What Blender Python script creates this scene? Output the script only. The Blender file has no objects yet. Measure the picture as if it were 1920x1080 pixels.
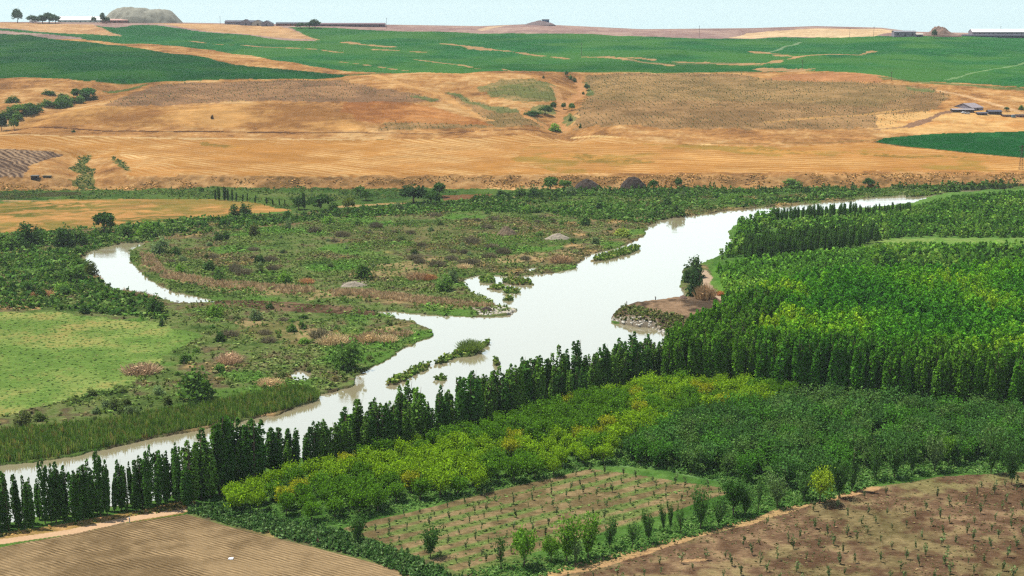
import bpy, math
import numpy as np
from mathutils import Vector

# ------------------------------------------------------------------ basics
sc = bpy.context.scene
COL = sc.collection
rng = np.random.default_rng(7)
F, HOR, CH = 2637.0, 20.0, 110.0
PITCH = math.atan((540 - HOR) / F)
CP, SP = math.cos(PITCH), math.sin(PITCH)
EXPO, HAZE_D = 1.05, 0.00004
K = 2.30           # display brightness of a sunlit white surface


def S(r, g, b):
    c = np.array([r, g, b], float) / 255
    c = np.where(c <= 0.04045, c / 12.92, ((c + 0.055) / 1.055) ** 2.4)
    return c / K


def A(*pts):
    return np.array(pts, float)


# ------------------------------------------------------------------ noise
def _hash(ix, iy, seed):
    h = (ix.astype(np.int64) * 374761393 + iy.astype(np.int64) * 668265263 + seed * 1442695041) & 0xFFFFFFFF
    h = ((h ^ (h >> 13)) * 1274126177) & 0xFFFFFFFF
    h = (h ^ (h >> 16)) & 0xFFFFFF
    return h / float(0xFFFFFF)


def vnoise(x, y, seed=0):
    ix, iy = np.floor(x), np.floor(y)
    fx, fy = x - ix, y - iy
    fx, fy = fx * fx * (3 - 2 * fx), fy * fy * (3 - 2 * fy)
    a, b = _hash(ix, iy, seed), _hash(ix + 1, iy, seed)
    c, d = _hash(ix, iy + 1, seed), _hash(ix + 1, iy + 1, seed)
    return (a * (1 - fx) + b * fx) * (1 - fy) + (c * (1 - fx) + d * fx) * fy


def fbm(x, y, scale, octv=4, seed=0, gain=0.55):
    x, y = np.asarray(x, float) / scale, np.asarray(y, float) / scale
    s, a, t = 0.0, 1.0, 0.0
    for k in range(octv):
        s = s + a * vnoise(x * 2 ** k + 17.3 * k, y * 2 ** k - 9.1 * k, seed + k)
        t += a
        a *= gain
    return s / t


def sstep(a, b, v):
    t = np.clip((v - a) / (b - a), 0, 1)
    return t * t * (3 - 2 * t)


def lerp(a, b, t):
    t = np.asarray(t)[..., None]
    return a * (1 - t) + b * t


# ------------------------------------------------------------------ terrain
_ky = np.array([0, 400, 868, 876, 890, 960, 1040, 1056, 1100, 1200, 1300, 1362, 1400, 1846.0])
_kz = np.array([0.45, 0.45, 0.5, 1.2, 7.0, 10.2, 14.2, 16.5, 21, 32, 42.5, 48.5, 50.5, 75.0])
_yy = np.arange(0, 1847, 1.0)
_zz = np.interp(_yy, _ky, _kz)
_far = _zz.copy()
for _ in range(3):
    _far = np.convolve(np.pad(_far, 12, mode='edge'), np.ones(25) / 25, 'valid')
_near = np.convolve(np.pad(_zz, 2, mode='edge'), np.ones(5) / 5, 'valid')
_w = sstep(1060, 1120, _yy)
_zz = _near * (1 - _w) + _far * _w
_sky_px = np.array([-900, 0, 340, 500, 720, 900, 1000, 1100, 1200, 1400, 1520, 1640, 1700, 1920, 2800])
_sky_row = np.array([38, 41, 42, 45, 46, 49, 45, 50, 55, 53, 49, 52, 60, 65, 66])


def row_to_theta(r):
    return PITCH - np.arctan((540 - r) / F)


def h_base(x, y):
    x, y = np.asarray(x, float), np.asarray(y, float)
    sh = (fbm(x, x * 0 + 3.0, 40, 3, 5) - 0.5) * 14 + 10 * np.exp(-((x + 262) / 26) ** 2)
    ye = y - sh * np.exp(-((y - 884) / 50) ** 2)
    z = np.interp(ye, _yy, _zz)
    px = 960 + F * x / np.maximum(y, 1.0)
    zc = CH - 2100 * np.tan(row_to_theta(np.interp(px, _sky_px, _sky_row)))
    t = np.clip((y - 1846) / 254, 0, 1)
    zt = 75 + (zc - 75) * (t * (2 - t))
    z = np.where(y > 1846, zt, z)
    z = np.where(y > 2100, zc - ((y - 2100) / 60) ** 1.3 * 0.5, z)
    return z


def seg_dist(x, y, pl):
    d = np.full(np.shape(x), 1e9)
    for a, b in zip(pl[:-1], pl[1:]):
        ab = b - a
        t = np.clip(((x - a[0]) * ab[0] + (y - a[1]) * ab[1]) / (ab @ ab), 0, 1)
        d = np.minimum(d, np.hypot(x - a[0] - t * ab[0], y - a[1] - t * ab[1]))
    return d


def trace(P, hf):
    """photo pixels -> points of the ground (x, y)."""
    P = np.atleast_2d(np.asarray(P, float))
    u, v = (P[:, 0] - 960) / F, (540 - P[:, 1]) / F
    dy, dz = CP + v * SP, -SP + v * CP
    mx, mz = u / dy, dz / dy
    ys = np.concatenate([np.arange(120, 900, 2.0), np.arange(900, 2110, 3.0)])
    out = np.zeros((len(P), 2))
    X = mx[:, None] * ys
    D = CH + mz[:, None] * ys - hf(X, np.broadcast_to(ys, X.shape))
    neg = D < 0
    k = np.where(neg.any(1), neg.argmax(1), len(ys) - 1)
    k = np.maximum(k, 1)
    i = np.arange(len(P))
    d0, d1 = D[i, k - 1], D[i, k]
    t = np.where(neg.any(1), d0 / np.maximum(d0 - d1, 1e-6), 1.0)
    y = ys[k - 1] + np.clip(t, 0, 1) * (ys[k] - ys[k - 1])
    out[:, 0], out[:, 1] = mx * y, y
    return out


GUL = []
for pts, dep, wid in (
    (A((1085, 142), (1092, 170), (1062, 195), (1048, 222), (1062, 252)), 7.0, 20),
    (A((830, 172), (880, 195), (925, 215)), 3.0, 22),
    (A((230, 155), (150, 185), (70, 212), (-30, 240)), 5.5, 24),
    (A((150, 285), (150, 315), (165, 340), (165, 356)), 5.0, 16),
    (A((1480, 118), (1400, 118), (1260, 122)), 3.0, 40),
):
    GUL.append((trace(pts, h_base), dep, wid))


def h0(x, y):
    x, y = np.asarray(x, float), np.asarray(y, float)
    z = h_base(x, y)
    m = sstep(1050, 1180, y) * (1 - sstep(1900, 2080, y))
    z = z + m * ((fbm(x, y, 170, 3, 21) - 0.5) * 13.0 + (fbm(x, y, 45, 2, 22) - 0.5) * 1.6)
    m2 = np.exp(-((y - 884) / 14) ** 2)
    z = z + m2 * (fbm(x, y, 9, 3, 31) - 0.5) * 3.4
    z = z + sstep(895, 940, y) * (1 - sstep(1000, 1060, y)) * (fbm(x, y, 60, 2, 33) - 0.5) * 1.2
    for pl, dep, wid in GUL:
        lo, hi = pl.min(0) - 4 * wid, pl.max(0) + 4 * wid
        b = (x > lo[0]) & (x < hi[0]) & (y > lo[1]) & (y < hi[1])
        if b.any():
            d = seg_dist(x[b], y[b], pl)
            z[b] = z[b] - dep * np.exp(-(d / wid) ** 2)
    return np.where(y < 1100, np.maximum(z, 0.35), z)


def T(*pts):
    return trace(np.array(pts, float), h0)


def inpoly(x, y, poly):
    x, y = np.asarray(x, float), np.asarray(y, float)
    res = np.zeros(x.shape, bool)
    lo, hi = poly.min(0), poly.max(0)
    b = (x >= lo[0]) & (x <= hi[0]) & (y >= lo[1]) & (y <= hi[1])
    if not b.any():
        return res
    xs, ys = x[b], y[b]
    r = np.zeros(xs.shape, bool)
    n = len(poly)
    for i in range(n):
        x1, y1 = poly[i]
        x2, y2 = poly[(i + 1) % n]
        if y1 == y2:
            continue
        c = (y1 > ys) != (y2 > ys)
        r ^= c & (xs < (x2 - x1) * (ys - y1) / (y2 - y1) + x1)
    res[b] = r
    return res


def edge_dist(x, y, poly):
    return seg_dist(x, y, np.vstack([poly, poly[:1]]))


# ------------------------------------------------------------------ river and islands
RIVER = T((2060, 338), (1900, 346), (1760, 355), (1720, 363), (1640, 369), (1560, 377), (1490, 384), (1420, 389), (1350, 396), (1290, 404),
          (1240, 411), (1214, 424), (1208, 440), (1190, 452), (1160, 461), (1130, 471), (1100, 481), (1082, 491), (1080, 501),
          (1040, 509), (1000, 513), (960, 517), (920, 513), (895, 514), (868, 520), (874, 533), (882, 545), (896, 553), (930, 562), (925, 571),
          (950, 573), (968, 581), (960, 589), (920, 593), (860, 591), (790, 587), (735, 582), (700, 580), (705, 586), (750, 596),
          (775, 603), (812, 618),           (814, 628), (790, 638), (752, 652), (732, 668), (690, 687), (668, 703), (664, 722), (602, 738), (600, 748), (500, 778),
          (400, 797), (300, 817), (200, 841), (100, 859), (0, 871), (-200, 892), (-200, 1000), (0, 978), (100, 967), (200, 952), (300, 934), (380, 914), (470, 880),
          (600, 850), (800, 795), (1000, 738), (1150, 700), (1215, 672), (1245, 640), (1255, 622), (1225, 611), (1190, 609), (1150, 604), (1145, 597), (1158, 581),
          (1175, 574), (1232, 570), (1275, 566), (1288, 558), (1274, 530), (1281, 505), (1322, 491), (1358, 472), (1372, 455), (1367, 440),
          (1373, 424), (1400, 414), (1440, 406), (1470, 397), (1500, 394), (1600, 390), (1660, 385), (1720, 377), (1740, 369), (1775, 360), (1900, 351), (2060, 343))
LAKE = T((410, 563), (370, 556), (340, 548), (325, 545), (298, 532), (272, 516), (252, 500), (243, 485), (246, 468), (275, 454), (230, 454), (200, 462), (175, 467), (150, 482),
         (168, 497), (176, 518), (215, 541), (262, 552), (300, 559), (335, 565), (370, 566))
POND_A = T((545, 699), (560, 693), (582, 697), (590, 705), (575, 713), (552, 712))
POND_B = T((985, 503), (1000, 499), (1008, 502), (1000, 506), (988, 507))
CHAN_B = T((1090, 481), (1110, 474), (1140, 466), (1175, 459), (1180, 463), (1140, 472), (1112, 482))
ISL = [T(*p) for p in (
    ((1110, 488), (1118, 480), (1140, 474), (1162, 468), (1180, 462), (1202, 463), (1190, 472), (1160, 480), (1135, 488)),
    ((896, 527), (900, 518), (915, 515), (925, 520), (928, 528), (912, 530)),
    ((940, 528), (950, 520), (972, 519), (988, 524), (1000, 532), (980, 534), (955, 532)),
    ((917, 540), (920, 534), (940, 532), (946, 538), (935, 542)),
    ((942, 547), (950, 540), (966, 540), (979, 546), (968, 549), (950, 550)),
    ((943, 560), (950, 556), (962, 557), (967, 560), (955, 563)),
    ((811, 682), (826, 672), (850, 664), (858, 655), (880, 652), (903, 643), (916, 637), (919, 645), (900, 657), (888, 664), (860, 668), (838, 677)),
    ((722, 719), (740, 706), (755, 698), (775, 688), (800, 680), (808, 682), (795, 692), (780, 700), (760, 711), (740, 720)),
    ((810, 709), (816, 705), (830, 704), (838, 707), (828, 712)),
    ((924, 678), (928, 673), (937, 674), (938, 680), (930, 682)),
    ((1695, 369), (1730, 362), (1775, 360), (1740, 366)),
)]
PENIN = T((1143, 597), (1155, 580), (1180, 572), (1232, 568), (1280, 563), (1310, 560), (1360, 565), (1368, 590), (1330, 620), (1260, 625), (1225, 612), (1185, 610))


def in_water(x, y):
    wx = x + (fbm(x, y, 5, 2, 71) - 0.5) * 3.0
    wy = y + (fbm(x, y, 5, 2, 72) - 0.5) * 4.0
    w = inpoly(wx, wy, RIVER) | inpoly(wx, wy, LAKE) | inpoly(wx, wy, POND_A) | inpoly(wx, wy, POND_B) | inpoly(wx, wy, CHAN_B)
    for p in ISL:
        w &= ~inpoly(wx, wy, p)
    return w & ~inpoly(wx, wy, PENIN)


def height(x, y, water=None):
    x, y = np.asarray(x, float), np.asarray(y, float)
    z = h0(x, y)
    v = y < 868
    z = z + np.where(v & (y > 380), (fbm(x, y, 14, 3, 41) - 0.45) * 0.7, 0)
    pn = inpoly(x, y, PENIN)
    if pn.any():
        d = edge_dist(x[pn], y[pn], PENIN)
        z[pn] += np.minimum(d * 0.55, 2.4) + (fbm(x[pn], y[pn], 4, 3, 44) - 0.5) * 1.3 * np.minimum(d * 0.4, 1)
    if water is None:
        water = in_water(x, y)
    return np.where(water, -1.4, np.where(v, np.maximum(z, 0.22), z))


def gz(x, y):
    return float(height(np.array([x]), np.array([y]))[0])


# ------------------------------------------------------------------ mesh helpers
def tag(o, label=None, cat=None, group=None, kind=None):
    if label: o['label'] = label
    if cat: o['category'] = cat
    if group: o['group'] = group
    if kind: o['kind'] = kind
    return o


def mesh_np(name, verts, faces, mat=None, col=None, smooth=False):
    me = bpy.data.meshes.new(name)
    nv, (nf, k) = len(verts), faces.shape
    me.vertices.add(nv)
    me.vertices.foreach_set('co', np.ascontiguousarray(verts, np.float32).ravel())
    me.loops.add(nf * k)
    me.loops.foreach_set('vertex_index', np.ascontiguousarray(faces, np.int32).ravel())
    me.polygons.add(nf)
    me.polygons.foreach_set('loop_start', np.arange(0, nf * k, k, dtype=np.int32))
    if smooth:
        me.polygons.foreach_set('use_smooth', np.ones(nf, bool))
    if col is not None:
        at = me.color_attributes.new('Col', 'FLOAT_COLOR', 'POINT')
        c = np.ones((nv, 4), np.float32)
        c[:, :3] = col
        at.data.foreach_set('color', c.ravel())
    me.update(calc_edges=True)
    if mat: me.materials.append(mat)
    return me


def link(name, me, parent=None, loc=None):
    o = bpy.data.objects.new(name, me)
    COL.objects.link(o)
    if parent: o.parent = parent
    if loc is not None: o.location = loc
    return o


class MB:
    """collects boxes, prisms and tubes into one mesh"""
    def __init__(s): s.v, s.f = [], []

    def add(s, v, f):
        n = len(s.v)
        s.v += [tuple(p) for p in v]
        s.f += [tuple(i + n for i in q) for q in f]
        return s

    def box(s, x0, x1, y0, y1, z0, z1):
        v = [(x0, y0, z0), (x1, y0, z0), (x1, y1, z0), (x0, y1, z0), (x0, y0, z1), (x1, y0, z1), (x1, y1, z1), (x0, y1, z1)]
        return s.add(v, [(0, 3, 2, 1), (4, 5, 6, 7), (0, 1, 5, 4), (1, 2, 6, 5), (2, 3, 7, 6), (3, 0, 4, 7)])

    def gable(s, x0, x1, y0, y1, z0, z1, over=0.3, th=0.15, alongx=True):
        """a pitched roof with thickness"""
        if alongx:
            ym = (y0 + y1) / 2
            pr = [(y0 - over, z0), (ym, z1), (y1 + over, z0), (y1 + over, z0 + th), (ym, z1 + th), (y0 - over, z0 + th)]
            v = [(x, a, b) for x in (x0 - over, x1 + over) for a, b in pr]
        else:
            xm = (x0 + x1) / 2
            pr = [(x0 - over, z0), (xm, z1), (x1 + over, z0), (x1 + over, z0 + th), (xm, z1 + th), (x0 - over, z0 + th)]
            v = [(a, y, b) for y in (y0 - over, y1 + over) for a, b in pr]
        f = [(i, (i + 1) % 6, (i + 1) % 6 + 6, i + 6) for i in range(6)] + [(0, 5, 4, 1), (1, 4, 3, 2), (6, 7, 10, 11), (7, 8, 9, 10)]
        return s.add(v, f)

    def tube(s, pts, rad, n=7):
        pts = [Vector(p) for p in pts]
        v, f = [], []
        for i, p in enumerate(pts):
            d = (pts[min(i + 1, len(pts) - 1)] - pts[max(i - 1, 0)]).normalized()
            a = d.orthogonal().normalized()
            b = d.cross(a)
            for k in range(n):
                t = 2 * math.pi * k / n
                v.append(p + (a * math.cos(t) + b * math.sin(t)) * rad[i])
        for i in range(len(pts) - 1):
            for k in range(n):
                f.append((i * n + k, i * n + (k + 1) % n, (i + 1) * n + (k + 1) % n, (i + 1) * n + k))
        f += [tuple(range(n))[::-1], tuple(range((len(pts) - 1) * n, len(pts) * n))]
        return s.add(v, f)

    def mesh(s, name, mat, smooth=False):
        me = bpy.data.meshes.new(name)
        me.from_pydata(s.v, [], s.f)
        if smooth:
            for p in me.polygons: p.use_smooth = True
        me.materials.append(mat)
        me.update()
        return me

    def build(s, name, mat, parent=None, loc=None, smooth=False):
        return link(name, s.mesh(name, mat, smooth), parent, loc)


# ------------------------------------------------------------------ materials
def new_mat(name):
    m = bpy.data.materials.new(name)
    m.use_nodes = True
    nt = m.node_tree
    nt.nodes.clear()
    out = nt.nodes.new('ShaderNodeOutputMaterial')
    return m, nt, out


def node(nt, t, **kw):
    n = nt.nodes.new(t)
    for k, v in kw.items():
        if k in ('op', 'operation'): n.operation = v
        elif isinstance(k, str) and hasattr(n, k): setattr(n, k, v)
    return n


def math_n(nt, op, a, b=None, clamp=False):
    n = nt.nodes.new('ShaderNodeMath')
    n.operation = op
    n.use_clamp = clamp
    for i, q in enumerate((a, b)):
        if q is None: continue
        if isinstance(q, (int, float)): n.inputs[i].default_value = q
        else: nt.links.new(q, n.inputs[i])
    return n.outputs[0]


def noise_n(nt, vec, scale, detail=4, rough=0.6):
    n = nt.nodes.new('ShaderNodeTexNoise')
    n.inputs['Scale'].default_value = scale
    n.inputs['Detail'].default_value = detail
    n.inputs['Roughness'].default_value = rough
    nt.links.new(vec, n.inputs['Vector'])
    return n.outputs['Fac']


def mul_col(nt, col, fac):
    n = nt.nodes.new('ShaderNodeVectorMath')
    n.operation = 'SCALE'
    nt.links.new(col, n.inputs[0])
    nt.links.new(fac, n.inputs['Scale'])
    return n.outputs[0]


def ground_mat(name, sc1=0.5, amt=0.5, bump=0.3, stripe=None, sc2=3.0, stretch=1.0, ang=0.0):
    """painted ground: the painted field colours, broken up by fine noise and a little relief; stripe = (dir xy, spacing, depth)"""
    m, nt, out = new_mat(name)
    L = nt.links.new
    at = node(nt, 'ShaderNodeAttribute', attribute_name='Col')
    geo = node(nt, 'ShaderNodeNewGeometry')
    pos = geo.outputs['Position']
    mp = node(nt, 'ShaderNodeMapping')
    mp.inputs['Rotation'].default_value = (0, 0, -ang)
    mp.inputs['Scale'].default_value = (stretch, 1, 1)
    L(pos, mp.inputs[0])
    n1, n2 = noise_n(nt, mp.outputs[0], sc1, 5, 0.65), noise_n(nt, mp.outputs[0], sc2, 3, 0.6)
    f = math_n(nt, 'ADD', math_n(nt, 'MULTIPLY', math_n(nt, 'SUBTRACT', n1, 0.5), amt * 2), 1.0)
    f = math_n(nt, 'MULTIPLY', f, math_n(nt, 'ADD', math_n(nt, 'MULTIPLY', math_n(nt, 'SUBTRACT', n2, 0.5), amt * 1.6), 1.0))
    hgt = math_n(nt, 'ADD', n1, math_n(nt, 'MULTIPLY', n2, 0.5))
    if stripe:
        d, sp, dep = stripe
        sx = node(nt, 'ShaderNodeSeparateXYZ')
        L(pos, sx.inputs[0])
        q = math_n(nt, 'ADD', math_n(nt, 'MULTIPLY', sx.outputs[0], -d[1] / sp), math_n(nt, 'MULTIPLY', sx.outputs[1], d[0] / sp))
        q = math_n(nt, 'ADD', q, math_n(nt, 'MULTIPLY', noise_n(nt, pos, 0.25, 3, 0.6), 0.9))
        w = math_n(nt, 'SINE', math_n(nt, 'MULTIPLY', q, 2 * math.pi))
        w = math_n(nt, 'MULTIPLY', w, math_n(nt, 'ABSOLUTE', w))
        wob = math_n(nt, 'MULTIPLY', w, math_n(nt, 'MULTIPLY', math_n(nt, 'MAXIMUM', math_n(nt, 'SUBTRACT', noise_n(nt, mp.outputs[0], 0.3, 3, 0.6), 0.36), 0.05), dep * 6))
        f = math_n(nt, 'MULTIPLY', f, math_n(nt, 'ADD', wob, 1.0))
        hgt = math_n(nt, 'ADD', hgt, math_n(nt, 'MULTIPLY', w, 0.6))
    f = math_n(nt, 'MAXIMUM', f, 0.15)
    c = mul_col(nt, at.outputs['Color'], f)
    bs = node(nt, 'ShaderNodeBsdfDiffuse')
    L(c, bs.inputs['Color'])
    bs.inputs['Roughness'].default_value = 0.6
    if bump:
        b = node(nt, 'ShaderNodeBump')
        b.inputs['Strength'].default_value = bump
        b.inputs['Distance'].default_value = 0.5
        L(hgt, b.inputs['Height'])
        L(b.outputs[0], bs.inputs['Normal'])
    L(bs.outputs[0], out.inputs['Surface'])
    return m


def leaf_mat(name, trans=0.32, through=(1.1, 1.2, 0.55), gain=1.9):
    m, nt, out = new_mat(name)
    L = nt.links.new
    at = node(nt, 'ShaderNodeAttribute', attribute_name='Col')
    oi = node(nt, 'ShaderNodeObjectInfo')
    mu = node(nt, 'ShaderNodeVectorMath', operation='MULTIPLY')
    L(at.outputs['Color'], mu.inputs[0])
    gn = node(nt, 'ShaderNodeVectorMath', operation='SCALE')
    L(oi.outputs['Color'], gn.inputs[0])
    gn.inputs['Scale'].default_value = gain
    L(gn.outputs[0], mu.inputs[1])
    d, t = node(nt, 'ShaderNodeBsdfDiffuse'), node(nt, 'ShaderNodeBsdfTranslucent')
    L(mu.outputs[0], d.inputs['Color'])
    w = node(nt, 'ShaderNodeVectorMath', operation='MULTIPLY')
    L(mu.outputs[0], w.inputs[0])
    w.inputs[1].default_value = through
    L(w.outputs[0], t.inputs['Color'])
    mx = node(nt, 'ShaderNodeMixShader')
    mx.inputs[0].default_value = trans
    L(d.outputs[0], mx.inputs[1])
    L(t.outputs[0], mx.inputs[2])
    L(mx.outputs[0], out.inputs['Surface'])
    return m


def plain_mat(name, rgb, rough=0.7, var=0.25, scale=0.6, metal=0.0, spec=0.3):
    m, nt, out = new_mat(name)
    L = nt.links.new
    geo = node(nt, 'ShaderNodeNewGeometry')
    n1 = noise_n(nt, geo.outputs['Position'], scale, 5, 0.65)
    f = math_n(nt, 'ADD', math_n(nt, 'MULTIPLY', math_n(nt, 'SUBTRACT', n1, 0.5), var * 2), 1.0)
    rgbn = node(nt, 'ShaderNodeRGB')
    rgbn.outputs[0].default_value = (*rgb, 1)
    b = node(nt, 'ShaderNodeBsdfPrincipled')
    L(mul_col(nt, rgbn.outputs[0], f), b.inputs['Base Color'])
    b.inputs['Roughness'].default_value = rough
    b.inputs['Metallic'].default_value = metal
    b.inputs['Specular IOR Level'].default_value = spec
    L(b.outputs[0], out.inputs['Surface'])
    return m


def water_mat():
    m, nt, out = new_mat('muddy_water')
    L = nt.links.new
    geo = node(nt, 'ShaderNodeNewGeometry')
    mp = node(nt, 'ShaderNodeMapping')
    mp.inputs['Scale'].default_value = (0.5, 1.0, 1.0)
    mp.inputs['Rotation'].default_value = (0, 0, 0.5)
    L(geo.outputs['Position'], mp.inputs[0])
    n1 = noise_n(nt, mp.outputs[0], 0.9, 4, 0.6)
    mp2 = node(nt, 'ShaderNodeMapping')
    mp2.inputs['Scale'].default_value = (0.25, 1.0, 1.0)
    mp2.inputs['Rotation'].default_value = (0, 0, -0.9)
    L(geo.outputs['Position'], mp2.inputs[0])
    n2 = noise_n(nt, mp2.outputs[0], 0.08, 4, 0.65)
    bump = node(nt, 'ShaderNodeBump')
    bump.inputs['Distance'].default_value = 0.1
    L(math_n(nt, 'MULTIPLY', math_n(nt, 'ADD', math_n(nt, 'MULTIPLY', math_n(nt, 'MAXIMUM', math_n(nt, 'SUBTRACT', n2, 0.47), 0.0), 7.0), 0.08), 0.4), bump.inputs['Strength'])
    L(n1, bump.inputs['Height'])
    d = node(nt, 'ShaderNodeBsdfDiffuse')
    d.inputs['Color'].default_value = (*S(158, 148, 118), 1)
    g = node(nt, 'ShaderNodeBsdfGlossy')
    g.inputs['Roughness'].default_value = 0.06
    g.inputs['Color'].default_value = (0.92, 0.985, 1, 1)
    L(bump.outputs[0], g.inputs['Normal'])
    fr = node(nt, 'ShaderNodeFresnel')
    fr.inputs['IOR'].default_value = 3.2
    L(bump.outputs[0], fr.inputs['Normal'])
    mx = node(nt, 'ShaderNodeMixShader')
    L(fr.outputs[0], mx.inputs[0])
    L(d.outputs[0], mx.inputs[1])
    L(g.outputs[0], mx.inputs[2])
    L(mx.outputs[0], out.inputs['Surface'])
    return m


M_LEAF = leaf_mat('leaves')
M_DRY = leaf_mat('dry_stems', 0.25, (1, 1, 0.95), 1.8)
M_BARK = plain_mat('bark', S(105, 88, 68), 0.9, 0.4, 3)

# ------------------------------------------------------------------ ground painting
rows = np.concatenate([np.arange(1420, 1100, -8.0), np.arange(1100, 47, -1.3)])
y_of_row = trace(np.stack([np.full(len(rows), 960.0), rows], 1), h_base)[:, 1]
ylev = np.unique(np.concatenate([np.arange(40, y_of_row[0], 12), y_of_row, np.linspace(2100, 2300, 14), np.linspace(2340, 6000, 25)]))
# even out: no gap in the hills larger than 6 m
fill = []
for a, b in zip(ylev[:-1], ylev[1:]):
    if a > 800 and b < 2120 and b - a > 5:
        fill += list(np.linspace(a, b, int((b - a) / 5) + 2)[1:-1])
ylev = np.unique(np.concatenate([ylev, fill]))
ylev = ylev[np.concatenate([[True], np.diff(ylev) > 0.05])]
s_in = (np.arange(-70, 1990, 2.3) - 960) / F
s_out = np.geomspace(0.4, 1.3, 26)
scol = np.concatenate([-s_out[::-1], s_in, s_out])
NY, NX = len(ylev), len(scol)
GX = (ylev[:, None] * scol[None, :]).ravel()
GY = np.repeat(ylev, NX)
WATER = in_water(GX, GY)
GZ = height(GX, GY, WATER)
NV = len(GX)
print('ground grid', NY, NX)

n_big = fbm(GX, GY, 60, 4, 101)
n_mid = fbm(GX, GY, 14, 4, 102)
n_fin = fbm(GX, GY, 3.0, 3, 103)
NXw = (fbm(GX, GY, 9, 3, 104) - 0.5)
NYw = (fbm(GX, GY, 9, 3, 105) - 0.5)

Z_GROUND, Z_HILL, Z_GREEN, Z_STUB, Z_PLOUGH, Z_SOIL, Z_MEADOW, Z_TRACK, Z_PLAT, Z_BED = range(10)
zone = np.full(NV, Z_GROUND)
C = np.zeros((NV, 3))


def pick(n, *cols_at):
    """piecewise blend of colours along a noise value"""
    ts = np.array([c[0] for c in cols_at])
    cs = np.array([c[1] for c in cols_at])
    return np.stack([np.interp(n, ts, cs[:, k]) for k in range(3)], -1)


def flood_color(x, y):
    b, m, f = fbm(x, y, 55, 4, 111), fbm(x, y, 11, 4, 112), fbm(x, y, 3.2, 3, 113)
    v = 0.35 * b + 0.4 * m + 0.25 * f
    c = pick(v, (0.30, S(66, 90, 42)), (0.41, S(98, 118, 60)), (0.49, S(120, 130, 76)), (0.55, S(102, 92, 68)), (0.61, S(134, 122, 80)), (0.70, S(196, 160, 112)))
    g = fbm(x, y, 26, 3, 115)
    return lerp(c, S(88, 134, 50), sstep(0.54, 0.66, g) * 0.7)


C[:] = flood_color(GX, GY)
hm = GY > 868
C[hm] = pick(0.4 * n_big[hm] + 0.35 * n_mid[hm] + 0.25 * n_fin[hm], (0.34, S(146, 106, 66)), (0.44, S(186, 136, 82)), (0.53, S(206, 156, 96)), (0.64, S(232, 190, 130)))
zone[hm] = Z_HILL
pm = GY > 1846
C[pm] = pick(n_big[pm] * 0.6 + n_fin[pm] * 0.4, (0.35, S(146, 118, 112)), (0.6, S(184, 154, 138)))
zone[pm] = Z_PLAT
# bluff face: dry grass with green and dark streaks
bl = np.exp(-((GY - 884 - (n_mid - .5) * 12) / 11) ** 2) * hm
C = lerp(C, pick(n_mid * 0.6 + n_fin * 0.4, (0.35, S(140, 112, 70)), (0.5, S(190, 146, 94)), (0.65, S(216, 174, 116))), bl)


def paint(pts, colf, zn=None, warp=2.0, soft=1.0, world=None):
    poly = T(*pts) if world is None else world
    m = inpoly(GX + NXw * warp * 2, GY + NYw * warp * 3, poly)
    if not m.any():
        return
    c = colf(m) if callable(colf) else np.broadcast_to(colf, (m.sum(), 3))
    C[m] = C[m] * (1 - soft) + c * soft
    if zn is not None: zone[m] = zn


def line(pts, width, colr, zn=None, soft=1.0, rag=0.5):
    pl = T(*pts)
    lo, hi = pl.min(0) - width * 3, pl.max(0) + width * 3
    b = np.where((GX > lo[0]) & (GX < hi[0]) & (GY > lo[1]) & (GY < hi[1]))[0]
    d = seg_dist(GX[b], GY[b], pl) + (n_mid[b] - 0.5) * width * 2 * rag
    m = b[d < width / 2]
    C[m] = C[m] * (1 - soft) + colr * soft
    if zn is not None: zone[m] = zn


def mix2(c1, c2, lo=0.4, hi=0.6, big=0.4):
    return lambda m: lerp(np.array(c1), np.array(c2), sstep(lo, hi, big * n_big[m] + (1 - big) * (0.6 * n_mid[m] + 0.4 * n_fin[m])))


def stripe(c1, c2, a, b, sp, sharp=0.5, jit=0.5, c3=None, wav=0.0):
    p = T(a, b)
    d = (p[1] - p[0]) / np.linalg.norm(p[1] - p[0])

    def f(m):
        al = GX[m] * d[0] + GY[m] * d[1]
        q = (-GX[m] * d[1] + GY[m] * d[0]) / sp + (n_mid[m] - 0.5) * jit + wav * np.sin(al / 9.0)
        k = np.floor(q)
        w = np.abs((q - k) * 2 - 1)
        r = _hash(k, k * 0 + 3, 9)
        t = sstep(0.5 - sharp / 2, 0.5 + sharp / 2, w * (0.5 + r)) * (0.35 + 0.65 * sstep(0.3, 0.6, fbm(al / 6, q, 6, 2, 7)))
        c = lerp(np.array(c1), np.array(c2), t)
        if c3 is not None:
            c = lerp(c, np.array(c3), sstep(0.52, 0.66, n_big[m] * 0.6 + n_mid[m] * 0.4) * 0.8)
        return c
    return f


def crop(c1, c2, c3, a, b):
    st = stripe(c1, c2, a, b, 7.0, 0.9, 1.5)
    return lambda m: lerp(st(m), np.array(c3), sstep(0.44, 0.66, 0.55 * n_big[m] + 0.45 * fbm(GX[m], GY[m], 130, 3, 170)) * 0.7)


GRN = crop(S(18, 72, 32), S(36, 98, 42), S(58, 106, 40), (0, 90), (560, 140))
GRN2 = crop(S(30, 94, 46), S(56, 122, 62), S(78, 126, 54), (300, 60), (1000, 120))
STRAW = mix2(S(206, 160, 116), S(228, 186, 136))
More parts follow.
